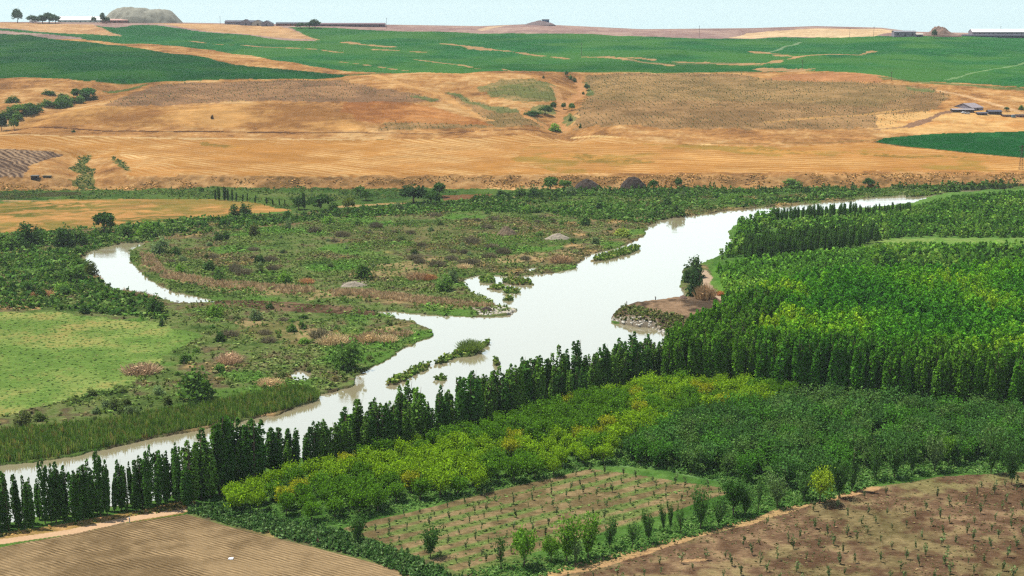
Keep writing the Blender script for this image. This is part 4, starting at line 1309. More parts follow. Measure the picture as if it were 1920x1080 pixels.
for px, py, wp, hp, kind, c, lab in SPOTS:
    m, p = px_m(px, py)
    if kind == 'dry': hp, wp = hp * 0.75, wp * 0.9
    nm = {'bush': 'shrub', 'spiky': 'willow_shrub', 'dry': 'dry_shrub', 'broad': 'tree', 'poplar': 'poplar_tree'}[kind]
    tree(kind, nm, p[0], p[1], hp * m * 1.12, wp * m * (1.3 if kind != 'poplar' else 3.2), c, lab, {'bush': 'shrub', 'spiky': 'shrub', 'dry': 'dry bush', 'broad': 'tree', 'poplar': 'poplar'}[kind])
r = rr(77)
for poly, n in (([(560, 425), (860, 400), (960, 410), (880, 470), (700, 470), (560, 460)], 12), ([(300, 490), (520, 460), (560, 520), (420, 520)], 10), ([(840, 400), (1060, 395), (1060, 440), (900, 430)], 6),
                ([(420, 600), (760, 600), (740, 640), (560, 690), (440, 670)], 5), ([(760, 480), (960, 455), (1020, 485), (800, 510)], 12)):
    w = T(*poly)
    pp = scatter(w, 9.0, r, 0.5)
    r.shuffle(pp)
    for x, y in pp[:n]:
        wd = 3.0 + 3.5 * r.random()
        tree('dry', 'dry_shrub', x, y, wd * (0.42 + 0.2 * r.random()), wd * 1.2, S(104, 98, 74) * (0.8 + 0.5 * r.random()), 'purplish brown half bare shrub on the scrub flats', 'dry bush', 'purplish brown shrubs of the scrub flats', parts=False)
r = rr(75)
gl = T((-6, 236), (30, 222), (70, 211), (110, 200), (150, 190), (172, 184))
for k in range(16):
    t_ = (k + r.random()) / 16 * 5
    x, y = np.interp(t_, np.arange(6), gl[:, 0]) + r.normal() * 2.5, np.interp(t_, np.arange(6), gl[:, 1]) + r.normal() * 5
    wd = 8 + 6 * r.random()
    tree('bush', 'shrub', x, y, wd * (0.5 + 0.35 * r.random()), wd * 1.2, (DG if k % 3 else MG) * (0.8 + 0.4 * r.random()), 'green shrub in the continuous thicket along the left hill gully', 'shrub', 'shrubs of the left hill gully thicket', parts=False)
# little poplar clump under the bluff
r = rr(18)
for px, py, hp in ((404, 375, 18), (411, 376, 24), (421, 377, 26), (428, 377, 22), (436, 378, 24), (443, 378, 16), (455, 378, 14), (463, 379, 16), (478, 381, 14), (500, 383, 13), (512, 385, 12), (525, 386, 14), (535, 387, 13)):
    m, p = px_m(px, py)
    tree('poplar', 'poplar_tree', p[0], p[1], hp * m * 1.1, hp * m * 1.2, DG * (0.8 + 0.4 * r.random()),
         'small dark poplar in the tight clump at the top of the tan valley field' if px < 446 else 'small green poplar in the loose line right of the tight clump', 'poplar', 'small poplars above the tan valley field')

# scattered shrubs, each one an object; where they grow tells them apart
ZN = [
    ([(0, 450), (60, 440), (200, 440), (300, 440), (240, 455), (150, 480), (160, 510), (250, 560), (300, 600), (0, 580)], 34, (16, 40), 'green shrub in the thicket left of the still backwater', MG, DG),
    ([(270, 440), (560, 415), (860, 388), (860, 384), (700, 392), (540, 402), (340, 425)], 32, (16, 32), 'dense green shrub in the hedge-like strip above the old channel', S(70, 108, 50), MG),
    ([(280, 470), (420, 450), (640, 425), (860, 410), (900, 470), (860, 500), (700, 525), (420, 520), (300, 500)], 28, (14, 30), 'scattered dull green shrub on the brownish scrub flats', GG, S(84, 100, 56)),
    ([(860, 385), (1060, 372), (1200, 366), (1230, 400), (1200, 430), (1080, 460), (960, 440), (880, 410)], 28, (14, 30), 'green shrub on the flats between the bluff and the river bend', MG, S(74, 98, 42)),
    ([(1240, 355), (1500, 352), (1740, 345), (1740, 355), (1480, 378), (1260, 395)], 24, (14, 30), 'shrub along the far bank under the stubble terrace', MG, S(66, 100, 44)),
    ([(320, 600), (560, 580), (760, 610), (790, 630), (700, 680), (600, 720), (420, 740), (300, 720), (380, 640)], 30, (14, 32), 'shrub in the mixed scrub between the meadow and the islands', MG, S(98, 112, 62)),
    ([(880, 366), (1060, 362), (1070, 368), (900, 378)], 12, (18, 28), 'shrub in the dark line at the foot of the bluff before the mounds', DG, MG),
    ([(0, 770), (240, 730), (420, 745), (300, 780), (60, 815)], 14, (18, 34), 'olive weed shrub between the meadow and the reed bed', S(88, 104, 54), GG),
]
r = rr(19)
for poly, n, (a, b), lab, c1, c2 in ZN:
    w = T(*poly)
    pp = scatter(w, math.sqrt(max(1.0, abs(np.sum(w[:, 0] * np.roll(w[:, 1], -1) - w[:, 1] * np.roll(w[:, 0], -1))) / 2 / (n * 1.25))), r, 0.48)
    pp = pp[~in_water(pp[:, 0], pp[:, 1])]
    pp = pp[infov(pp, 10)]
    r.shuffle(pp)
    for x, y in pp[:n]:
        wd = (a + (b - a) * r.random() ** 1.5) * 0.145 * (0.9 + 0.0005 * y)
        c = c1 if r.random() < .5 else c2
        tree('bush', 'shrub', x, y, wd * (0.5 + 0.3 * r.random()), wd * 1.15, c * (0.8 + 0.45 * r.random()), lab, 'shrub', 'scattered ' + lab.split(' shrub')[0] + ' shrubs ' + lab.split('shrub ')[1], parts=False)

# ------------------------------------------------------------------ ground cover (stuff)
r = rr(20)
TUFT = [t_bush(rr(900 + i), 9, 3, 0.5) for i in range(8)]
TUFT2 = [t_bush(rr(940 + i), 26, 5, 0.26) for i in range(8)]
BLADE = [t_blades(rr(920 + i), 12, 0.07, 0.5) for i in range(6)]


def cover(name, poly, sp, colf, h, w, temps=TUFT, dens=None, seed=1, mat=None):
    r = rr(seed)
    p = scatter(poly, sp, r, 0.5)
    p = p[infov(p, 150)]
    if dens is not None:
        p = p[r.random(len(p)) < dens(p)]
    p = ground_pts(p)
    hh = (h[0] + (h[1] - h[0]) * r.random(len(p)) ** 1.6)
    ww = (w[0] + (w[1] - w[0]) * r.random(len(p)))
    return merged(name, temps, p, np.stack([ww, ww, hh], 1), r.random(len(p)) * 6.28, colf(p, r), mat)


FLOOD = T((-200, 450), (60, 437), (190, 427), (340, 412), (560, 400), (880, 376), (1060, 358), (1800, 343), (2050, 338), (1760, 358), (1300, 405), (1215, 425), (1205, 445), (1090, 485), (1080, 502),
          (960, 520), (870, 525), (930, 570), (965, 582), (900, 592), (770, 600), (815, 625), (740, 655), (670, 705), (600, 745), (400, 790), (-200, 880), (-200, 840), (0, 780), (240, 722), (330, 655), (378, 630), (300, 606), (100, 583), (-200, 580))


def flood_cols(p, r):
    c = flood_color(p[:, 0], p[:, 1])
    u = r.random(len(p))
    c = lerp(c, S(84, 110, 50), (u < 0.3) * 0.6)
    return c * (0.75 + 0.5 * r.random(len(p)))[:, None]


def flood_dens(p): return sstep(0.62, 0.42, fbm(p[:, 0], p[:, 1], 22, 3, 114)) * 0.75 + 0.22


cover('undergrowth', FLOOD, 1.45, flood_cols, (0.25, 1.15), (0.8, 1.9), TUFT, flood_dens, 31)
cover('riverside_undergrowth', T((-200, 450), (60, 437), (190, 427), (340, 412), (560, 400), (880, 376), (1060, 358), (1800, 343), (2050, 338), (1760, 356), (1300, 396), (1215, 420), (900, 395), (560, 416), (270, 452), (150, 480), (170, 515), (300, 560), (310, 600), (100, 580), (-200, 570)),
      1.9, lambda p, r: pick(r.random(len(p)), (0, S(52, 84, 34)), (0.6, S(78, 112, 48)), (1, S(104, 126, 64))), (0.6, 2.4), (1.4, 3.2), TUFT, lambda p: sstep(0.36, 0.5, fbm(p[:, 0], p[:, 1], 17, 3, 116)), 32)
DKS = lambda p, r: pick(r.random(len(p)), (0, S(50, 78, 36)), (0.6, S(70, 98, 44)), (1, S(96, 116, 62)))
cover('scrub', T((850, 376), (1060, 356), (1300, 349), (1800, 340), (2100, 336), (2100, 345), (1800, 351), (1300, 366), (1060, 378), (900, 388)), 3.2, DKS, (1.4, 4.2), (2.2, 5.0), TUFT2,
      lambda p: sstep(0.4, 0.58, fbm(p[:, 0], p[:, 1], 20, 3, 180)) * 0.85 + 0.1, 68)
cover('scrub', T((262, 446), (340, 428), (470, 410), (700, 395), (860, 382), (860, 388), (700, 401), (470, 420), (340, 438), (270, 452)), 2.6, DKS, (1.4, 3.6), (2.2, 4.4), TUFT2,
      lambda p: sstep(0.3, 0.5, fbm(p[:, 0], p[:, 1], 20, 3, 181)) * 0.9 + 0.1, 69)
cover('scrub', T((-200, 470), (40, 452), (160, 450), (210, 452), (150, 480), (165, 515), (260, 560), (300, 590), (100, 575), (-200, 560)), 4.2, DKS, (1.2, 3.6), (2.2, 4.6), TUFT2,
      lambda p: sstep(0.4, 0.6, fbm(p[:, 0], p[:, 1], 20, 3, 182)) * 0.7, 70)
cover('strip_growth', T((-200, 356), (250, 355), (500, 352), (860, 354), (860, 366), (640, 376), (540, 392), (400, 374), (120, 373), (-200, 378)), 2.6, lambda p, r: pick(r.random(len(p)), (0, S(56, 84, 38)), (0.6, S(84, 106, 52)), (1, S(118, 122, 70))),
      (0.3, 1.6), (1.4, 3.4), TUFT2, lambda p: sstep(0.35, 0.6, fbm(p[:, 0], p[:, 1], 14, 3, 183)) * 0.9 + 0.08, 71)
for k, isl in enumerate(ISL):
    cover('island_plants', isl, 1.0, lambda p, r: pick(r.random(len(p)), (0, S(70, 98, 38)), (0.7, S(102, 126, 54)), (1, S(140, 140, 80))), (0.5, 1.5), (0.9, 1.9), TUFT, (lambda p: p[:, 0] * 0 + 0.45) if k in (2,) else None, 40 + k)
for k, p in enumerate(SEEP):
    cover('seep_plants', T(*p), 1.6, lambda p, r: pick(r.random(len(p)), (0, S(50, 80, 40)), (1, S(84, 104, 56))), (0.3, 1.1), (1.0, 2.4), TUFT, lambda p: p[:, 0] * 0 + 0.5, 90 + k)
REEDS = T((-200, 850), (0, 812), (180, 795), (330, 770), (430, 752), (500, 738), (560, 728), (605, 742), (598, 750), (500, 777), (400, 796), (300, 815), (200, 838), (100, 857), (0, 869), (-200, 888))
cover('reeds', REEDS, 0.72, lambda p, r: pick(r.random(len(p)), (0, S(70, 98, 42)), (0.6, S(98, 126, 56)), (0.85, S(132, 144, 78)), (1, S(130, 108, 70))), (1.8, 3.2), (0.9, 1.6), BLADE, None, 33)
TANB = [T(*p) for p in ([(262, 475), (290, 480), (310, 510), (420, 528), (560, 538), (700, 547), (880, 568), (935, 574), (880, 578), (700, 560), (500, 549), (380, 537), (300, 520), (268, 495)],
                        [(160, 510), (180, 517), (262, 549), (300, 556), (290, 562), (235, 552), (165, 524)], [(640, 640), (700, 625), (780, 622), (760, 636), (680, 650)])]
for k, p in enumerate(TANB):
    cover('dry_reeds', p, 0.85, lambda p, r: pick(r.random(len(p)), (0, S(132, 112, 82)), (0.5, S(178, 150, 110)), (1, S(216, 188, 146))), (1.0, 2.2), (0.9, 1.7), BLADE, lambda p: sstep(0.3, 0.5, fbm(p[:, 0], p[:, 1], 8, 2, 118)), 34 + k, M_DRY)
WEEDS = T((358, 952), (420, 948), (560, 985), (640, 998), (760, 1040), (860, 1085), (900, 1110), (820, 1110), (700, 1052), (560, 1016), (420, 982), (352, 962))
cover('weeds', WEEDS, 0.75, lambda p, r: pick(r.random(len(p)), (0, S(54, 88, 42)), (0.6, S(80, 112, 60)), (1, S(108, 134, 84))), (0.8, 2.0), (1.0, 2.0), TUFT2, None, 37)
GRASSY = lambda p, r: pick(r.random(len(p)), (0, S(62, 98, 44)), (0.6, S(86, 124, 58)), (1, S(116, 146, 80)))
cover('grass', T((1130, 872), (1240, 880), (1420, 920), (1540, 942), (1650, 908), (1760, 890), (2000, 880), (2000, 838), (1640, 855), (1500, 900), (1420, 880), (1240, 838), (1140, 850)), 0.85, GRASSY, (0.4, 1.3), (0.8, 1.8), TUFT2, None, 38)
cover('grass', T((650, 985), (860, 935), (1100, 880), (1130, 872), (1080, 862), (840, 915), (640, 960), (560, 985)), 0.9, GRASSY, (0.3, 0.9), (0.8, 1.6), TUFT2, None, 39)
cover('grass', T((880, 1095), (1020, 1082), (1200, 1034), (1400, 979), (1475, 956), (1560, 936), (1480, 912), (1385, 918), (1380, 940), (1200, 1000), (1050, 1035), (870, 1076)), 0.75, GRASSY, (0.25, 0.9), (0.7, 1.5), TUFT2, lambda p: sstep(0.15, 0.4, fbm(p[:, 0], p[:, 1], 7, 3, 150)), 60)
cover('grass', P_YO, 1.5, GRASSY, (0.3, 0.9), (0.8, 1.8), TUFT2, None, 67)
cover('grass', Q_MID, 1.0, lambda p, r: pick(r.random(len(p)), (0, S(78, 104, 50)), (1, S(108, 128, 70))), (0.1, 0.4), (0.5, 1.2), TUFT,
      lambda p: sstep(0.0, 0.9, np.sin((-p[:, 0] * MIDDIR[1] + p[:, 1] * MIDDIR[0]) / 5.2 * 2 * math.pi)) * 0.6 + 0.05, 61)
cover('grass', T(*P_RF[:8], (2100, 1130), (960, 1130)), 1.1, lambda p, r: pick(r.random(len(p)), (0, S(84, 90, 54)), (0.6, S(112, 100, 68)), (1, S(134, 112, 82))), (0.06, 0.28), (0.3, 0.9), TUFT,
      lambda p: sstep(0.45, 0.66, fbm(p[:, 0], p[:, 1], 12, 3, 133)) * 0.7 + 0.16, 62)
cover('meadow_grass', T((-200, 580), (0, 585), (100, 583), (300, 606), (378, 630), (330, 655), (290, 690), (240, 722), (120, 752), (0, 780), (-200, 830)), 2.0,
      lambda p, r: pick(r.random(len(p)), (0, S(74, 104, 46)), (0.6, S(94, 124, 58)), (1, S(122, 130, 72))), (0.06, 0.28), (0.6, 1.6), TUFT, None, 63)
cover('bank_grass', T((-60, 1012), (130, 985), (250, 966), (350, 940), (375, 945), (340, 956), (200, 975), (100, 990), (-60, 1020)), 0.8,
      lambda p, r: pick(r.random(len(p)), (0, S(84, 104, 48)), (0.5, S(140, 130, 72)), (1, S(206, 164, 108))), (0.2, 0.8), (0.6, 1.2), TUFT, None, 64)
cover('bluff_grass', T((-200, 356), (300, 355), (700, 352), (1300, 348), (2100, 338), (2100, 324), (1700, 325), (1000, 330), (300, 338), (-200, 345)), 1.6,
      lambda p, r: pick(r.random(len(p)), (0, S(112, 96, 56)), (0.5, S(170, 128, 80)), (1, S(206, 162, 106))), (0.3, 1.0), (0.9, 2.0), TUFT, lambda p: sstep(0.4, 0.6, fbm(p[:, 0], p[:, 1], 12, 3, 119)), 65)
cover('spit_plants', T((1150, 600), (1165, 582), (1200, 590), (1260, 600), (1300, 610), (1260, 625), (1225, 610), (1185, 607)), 1.0,
      lambda p, r: pick(r.random(len(p)), (0, S(70, 88, 44)), (1, S(116, 118, 70))), (0.3, 1.4), (0.8, 1.7), TUFT, lambda p: p[:, 0] * 0 + 0.8, 66)

# ------------------------------------------------------------------ mounds and heaps
def mound(name, px, py, wpx, hpx, mat, label, cat, power=1.6, rough=0.25, seed=1, depth=0.7, prof=None):
    m, p = px_m(px, py)
    w, h = wpx * m, hpx * m
    n = 56
    gx, gy = np.meshgrid(np.linspace(-1, 1, n), np.linspace(-1, 1, n))
    gx, gy = gx.ravel(), gy.ravel()
    rad = np.hypot(gx, gy)
    k = np.maximum(np.abs(gx), np.abs(gy)) / np.maximum(rad, 1e-6)
    gx, gy = gx * k, gy * k
    rad = np.hypot(gx, gy)
    rr_ = np.clip(rad + (fbm(gx, gy, 0.35, 3, seed) - 0.5) * 0.25, 0, 1)
    top = 1.0 if prof is None else np.interp(gx, *prof)
    z = (1 - rr_ ** power) * top * (1 - rough + rough * 2 * fbm(gx, gy, 0.22, 4, seed + 3))
    z = np.where(rad > 0.985, -0.12, z)
    v = np.stack([gx * w / 2, gy * w / 2 * depth, z * h], 1)
    ii = np.arange(n * n).reshape(n, n)
    q = np.stack([ii[:-1, :-1], ii[:-1, 1:], ii[1:, 1:], ii[1:, :-1]], -1).reshape(-1, 4)
    o = link(name, mesh_np(name, v, q, mat, None, True), None, (p[0], p[1], gz(*p)))
    return tag(o, label, cat)


M_DARK = plain_mat('dark_spoil', S(66, 52, 42), 0.95, 0.35, 0.5)
M_GRAV = plain_mat('grey_gravel', S(168, 156, 138), 0.95, 0.3, 1.5)
M_TELL = plain_mat('quarried_hill', S(140, 138, 122), 0.95, 0.75, 0.12)
M_RUBB = plain_mat('rubble', S(140, 112, 98), 0.95, 0.5, 0.3)
mound('earth_mound', 1103, 352, 56, 19, M_DARK, 'lower, long-sloping one of the two dark earth mounds at the foot of the bluff', 'earth mound', 1.5, 0.15, 3, 0.5, ([-1, -0.5, 0, 1], [0.8, 1, 0.9, 0.5]))
mound('earth_mound', 1187, 351, 50, 19, M_DARK, 'second dark earth mound at the foot of the bluff, the evenly rounded one', 'earth mound', 2.2, 0.12, 5, 0.5)
mound('gravel_heap', 664, 536, 48, 9, M_GRAV, 'long grey gravel heap in the scrub near the dry bank', 'gravel heap', 1.8, 0.3, 7, 0.5)
mound('gravel_heap', 950, 440, 40, 16, plain_mat('brown_gravel', S(124, 106, 82), 0.95, 0.4, 0.8), 'brown overgrown gravel heap in the middle of the flats', 'gravel heap', 1.4, 0.4, 9, 0.6)
mound('gravel_heap', 1045, 448, 50, 10, M_GRAV, 'low pale gravel heap on the flats nearer the river bend', 'gravel heap', 1.5, 0.3, 11, 0.5)
mound('gravel_heap', 912, 582, 26, 8, M_DARK, 'small dark heap on the stony tip of the spit', 'gravel heap', 1.5, 0.3, 12, 0.6)
mound('gravel_heap', 1280, 572, 18, 6, M_RUBB, 'brown soil heap on the angler spit', 'soil heap', 1.6, 0.3, 13, 0.6)
mound('hill', 268, 42, 150, 27, M_TELL, None, None, 5.0, 0.16, 15, 0.8, ([-1, -0.75, -0.45, 0.05, 0.15, 0.55, 0.7, 1], [0.6, 0.9, 1.0, 0.95, 0.78, 0.85, 0.8, 0.4]))
sc.objects['hill'].pop('label', None)
tag(sc.objects['hill'], kind='structure')
mound('rubble_heap', 1762, 67, 82, 17, M_RUBB, 'brown rubble heap on the skyline between the grey barn and the long white roof', 'rubble heap', 1.3, 0.5, 17, 0.5, ([-1, -0.4, -0.3, 0.1, 0.6, 1], [0.3, 0.7, 1.0, 1.0, 0.5, 0.3]))
mound('soil_bank', 1012, 47, 60, 8, plain_mat('bank_soil', S(120, 104, 104), 0.95, 0.3, 0.3), 'brown soil bank beside the blue block on the skyline', 'soil bank', 1.4, 0.2, 19, 0.6)

# stones along the spit and the gravel tip
r = rr(70)
M_STONE = plain_mat('pale_stone', S(206, 200, 186), 0.9, 0.3, 2)


def stone_mesh(sd):
    q = rr(sd)
    u, v, f = [], [], []
    for i in range(5):
        for j in range(7):
            a, b = math.pi * i / 4, 6.283 * j / 7
            k = 0.8 + 0.35 * q.random()
            u.append((math.sin(a) * math.cos(b) * k, math.sin(a) * math.sin(b) * k * 0.8, math.cos(a) * 0.6 * k))
    for i in range(4):
        for j in range(7):
            f.append((i * 7 + j, i * 7 + (j + 1) % 7, (i + 1) * 7 + (j + 1) % 7, (i + 1) * 7 + j))
    return mesh_np('stone', np.array(u), np.array(f), M_STONE)


STM = [stone_mesh(80 + i) for i in range(5)]
for poly, n, lab, gp in ((((1146, 598), (1190, 605), (1228, 609), (1250, 622), (1246, 626), (1225, 613), (1188, 610), (1146, 601)), 80, 'pale boulder along the waterline of the angler spit', 'boulders of the angler spit'),
                         (((890, 584), (930, 576), (966, 580), (958, 588), (905, 592)), 70, 'pale stone on the stony tip between the side channel and the river', 'stones of the channel tip')):
    w = T(*poly)
    lo, hi = w.min(0), w.max(0)
    k = 0
    while k < n:
        x, y = r.uniform(*np.stack([lo, hi], 1)[0]), r.uniform(*np.stack([lo, hi], 1)[1])
        if not inpoly(np.array([x]), np.array([y]), w)[0]: continue
        k += 1
        o = link('boulder', STM[k % 5], None, (x, y, max(gz(x, y), 0.05)))
        s = 0.25 + 0.55 * r.random() ** 2
        o.scale, o.rotation_euler = (s, s, s), (0, 0, r.random() * 6)
        tag(o, lab, 'boulder', gp)


# ------------------------------------------------------------------ buildings of the plateau and the farmyard
def mt(n, c, rough=0.7, var=0.15, spec=0.3): return plain_mat(n, S(*c), rough, var, 0.25, 0, spec)


M_WHITE, M_GREYB, M_BRICK, M_DKROOF, M_BLUE = mt('white_sheet', (250, 250, 248), 0.4, 0.05), mt('grey_render', (150, 140, 150)), mt('red_brick', (150, 96, 84)), mt('dark_roof', (84, 84, 96)), mt('blue_panel', (84, 132, 176))
M_PINK, M_WINDOW, M_TIMBER, M_PALE = mt('pink_tile', (206, 160, 146)), mt('dark_opening', (46, 46, 52)), mt('timber', (92, 70, 52)), mt('pale_wall', (205, 195, 180))


def place(name, px, py, label, cat, group=None, rot=0.0, dz=0.0, back=0.0):
    m, p = px_m(px, py)
    e = link(name, None, None, (p[0], p[1] + back, gz(p[0], p[1] + back) + dz))
    e.rotation_euler = (0, 0, rot)
    e.empty_display_size = 1
    return tag(e, label, cat, group), m


def shed(name, px, py, wpx, hpx, dep, wall, roof, label, cat, openings=3, group=None, rise=0.35, alongx=True, rot=0.0, back=0.0):
    """walls, pitched roof and openings; sized by the photo"""
    e, m = place(name, px, py, label, cat, group, rot, 0, back)
    w, h = wpx * m, hpx * m
    hw = h * (1 - rise)
    MB().box(-w / 2, w / 2, 0, dep, -1.5, hw).build('wall', wall, e)
    g = MB().gable(-w / 2, w / 2, 0, dep, hw + 0.004, h, 0.4, 0.2, alongx)
    rf = g.build('roof', roof, e)
    if not alongx:
        MB().add([(-w / 2 + .05, 0.02, hw), (w / 2 - .05, 0.02, hw), (0, 0.02, h - 0.1), (-w / 2 + .05, 0.3, hw), (w / 2 - .05, 0.3, hw), (0, 0.3, h - 0.1)], [(0, 1, 2), (3, 5, 4), (0, 3, 4, 1), (1, 4, 5, 2), (2, 5, 3, 0)]).build('gable', wall, e)
    else:
        for sgn in (-1, 1):
            x = sgn * (w / 2 - 0.15)
            MB().add([(x - .1, 0, hw), (x - .1, dep, hw), (x - .1, dep / 2, h - 0.1), (x + .1, 0, hw), (x + .1, dep, hw), (x + .1, dep / 2, h - 0.1)], [(0, 1, 2), (3, 5, 4), (0, 3, 4, 1), (1, 4, 5, 2), (2, 5, 3, 0)]).build('gable', wall, e)
    for i in range(openings):
        x = -w / 2 + w * (i + 0.5) / openings
        dw = min(w / openings * 0.3, 2.0)
        if i == openings // 2:
            MB().box(x - dw / 2, x + dw / 2, -0.06, 0.1, 0, hw * 0.75).build('door', M_WINDOW, e)
        else:
            MB().box(x - dw / 2, x + dw / 2, -0.06, 0.1, hw * 0.35, hw * 0.75).build('window', M_WINDOW, e)
    return e


shed('long_shed', 151, 42, 84, 10.5, 16, mt('glass_wall', (205, 220, 205)), M_WHITE, 'long white shed with a bright roof on the skyline before the quarried hill', 'shed', 9, rise=0.62)
shed('brick_shed', 215, 43, 48, 7, 12, M_BRICK, M_PINK, 'low red brick shed with pinkish roof at the foot of the quarried hill', 'shed', 5)
shed('greenhouse', 62, 37.5, 14, 3.5, 8, M_WHITE, M_WHITE, 'small white building among trees at the far end of the skyline', 'building', 2)
shed('barn', 452, 46.5, 60, 8, 16, M_GREYB, M_DKROOF, 'long low dark barn at the start of the gabled row on the skyline', 'barn', 4)
shed('barn', 463, 47, 20, 11, 14, M_GREYB, M_DKROOF, 'highest gabled dark barn of the three in the skyline row', 'barn', 1, alongx=False, rise=0.5, back=-10)
shed('barn', 486, 47.5, 22, 10.5, 14, M_PALE, M_DKROOF, 'middle gabled barn with a pale front in the skyline row', 'barn', 1, alongx=False, rise=0.5, back=-12)
shed('barn', 503, 48, 20, 10.5, 14, M_GREYB, M_DKROOF, 'last gabled dark barn of the three in the skyline row', 'barn', 1, alongx=False, rise=0.5, back=-14)
shed('long_barn', 548, 48.5, 60, 6.5, 10, M_BRICK, mt('slate', (92, 100, 108)), 'low green-grey barn between the gabled row and the skyline tree', 'barn', 5)
shed('long_barn', 655, 50, 130, 6.5, 14, mt('purple_wall', (110, 82, 92)), mt('brown_roof', (120, 92, 96)), 'very long low purplish barn beyond the skyline tree', 'barn', 11)
e, m = place('block_building', 1023, 47, 'blue block-shaped building standing highest on the middle skyline', 'building')
MB().box(-6.5 * m, 6.5 * m, 0, 10, -2, 9.5 * m).build('wall', M_BLUE, e)
MB().box(-7 * m, 7 * m, -0.4, 10.4, 9.55 * m, 10.4 * m).build('roof', M_GREYB, e)
for i in range(3):
    MB().box((-5 + 4 * i) * m, (-3 + 4 * i) * m, -0.08, 0.1, 5.5 * m, 8 * m).build('window', M_WINDOW, e)
shed('barn', 1697, 69, 40, 11, 14, M_GREYB, mt('grey_sheet', (150, 150, 156)), 'square grey barn on the skyline left of the rubble heap', 'barn', 3, rise=0.2)
shed('lean_to', 1722, 69, 12, 6.5, 8, M_DKROOF, M_PALE, 'small lean-to against the square grey barn', 'shed', 1, back=-6)
shed('long_shed', 1880, 69, 112, 14, 18, M_GREYB, M_WHITE, 'very long white-roofed shed on the skyline at the frame edge', 'shed', 13, rise=0.4)
shed('annex', 1868, 70, 130, 5.5, 6, mt('dark_wall', (66, 66, 84)), M_DKROOF, 'low dark annex along the front of the very long white-roofed shed', 'shed', 9, back=-8)  # walls in one even dark blue-grey
# farmyard
shed('farm_shed', 1806, 211, 40, 6.5, 6, M_TIMBER, mt('tin', (170, 160, 160)), 'dark open farm shed with two white cars in front', 'shed', 3, rise=0.25)
shed('farm_shed', 1833, 207, 28, 12, 20, M_GREYB, mt('grey_tin', (158, 146, 148)), 'farm shed with a broad grey sloping roof behind the cars', 'shed', 1, rise=0.6, rot=0.5)
shed('farm_shed', 1842, 216, 18, 5, 5, M_TIMBER, M_DKROOF, 'small dark shed in the middle of the farmyard, with a reddish side', 'shed', 1)
shed('farm_shed', 1866, 215, 24, 8, 7, mt('dark_timber', (70, 60, 56)), M_DKROOF, 'largest dark shed of the farmyard', 'shed', 2)  # walls in a darker brown-grey timber colour
shed('farm_shed', 1888, 219, 16, 3.5, 4, M_BRICK, M_TIMBER, 'low reddish shed between the largest dark shed and the bluish tank', 'shed', 1)
shed('farm_shed', 1914, 220, 14, 5, 6, M_BRICK, M_TIMBER, 'brown shed of the farmyard cut by the frame', 'shed', 1)
e, m = place('water_tank', 1900, 220, 'bluish round water tank at the end of the farmyard', 'tank')
MB().tube([(0, 0, 0), (0, 0, 4.6 * m)], [4 * m, 4 * m], 16).build('body', mt('tank_blue', (110, 140, 150)), e, smooth=False)
MB().tube([(0, 0, 4.6 * m + .01), (0, 0, 5.2 * m)], [4.1 * m, 0.8 * m], 16).build('lid', M_GREYB, e)


def car(px, py, rot, label):
    e, m = place('parked_car', px, py, label, 'car', None, rot)
    prof = [(-2.1, 0.35), (-2.15, 0.75), (-1.3, 0.9), (-0.7, 1.42), (0.9, 1.45), (1.6, 0.98), (2.1, 0.9), (2.15, 0.4)]
    v = [(x, y, z) for y in (-0.85, 0.85) for x, z in prof]
    n = len(prof)
    MB().add(v, [tuple(range(n)), tuple(range(2 * n - 1, n - 1, -1))] + [(i, i + n, (i + 1) % n + n, (i + 1) % n) for i in range(n)]).build('body', mt('car_white', (245, 245, 245), 0.25, 0.03, 0.5), e)
    for sx in (-1.35, 1.35):
        for sy in (-0.87, 0.87):
            MB().tube([(sx, sy - 0.1, 0.33), (sx, sy + 0.1, 0.33)], [0.33, 0.33], 12).build('wheel', M_WINDOW, e)
    for sy in (-0.86, 0.86):
        MB().box(-0.75, 1.1, sy - 0.01, sy + 0.01, 0.98, 1.32).build('window', M_WINDOW, e)


car(1807, 212.5, 0.15, 'white parked car in front of the dark open shed, the one nearer its middle')
car(1813.5, 213.5, -0.35, 'white parked car at the corner of the dark open shed, turned slightly')
# hut with its cart at the bluff
e, m = place('hut', 65, 338, 'small dark hut standing alone on the dry bluff edge', 'hut')
MB().box(-7 * m, 5 * m, 0, 4, -0.5, 7.5 * m).build('wall', mt('hut_wall', (58, 50, 42)), e)
MB().box(-8 * m, 6 * m, -0.6, 4.6, 7.52 * m, 8.6 * m).build('roof', mt('hut_roof', (96, 90, 76)), e)
MB().box(-2 * m, 1 * m, -0.07, 0.1, 0, 5.5 * m).build('door', M_WINDOW, e)
e, m = place('trailer', 88, 334, 'low flat farm trailer parked beside the small dark hut', 'trailer')
MB().box(-8 * m, 8 * m, 0, 2.0, 0.8, 1.5).build('bed', mt('trailer_bed', (80, 84, 60)), e)
for sx in (-5, 5):
    MB().tube([(sx * m, -0.15, 0.4), (sx * m, 0.1, 0.4)], [0.42, 0.42], 12).build('wheel', M_WINDOW, e)
    MB().tube([(sx * m, 1.9, 0.4), (sx * m, 2.15, 0.4)], [0.42, 0.42], 12).build('wheel', M_WINDOW, e)
MB().tube([(8 * m, 1, 1.0), (12 * m, 1, 0.6)], [0.08, 0.08], 6).build('drawbar', M_TIMBER, e)
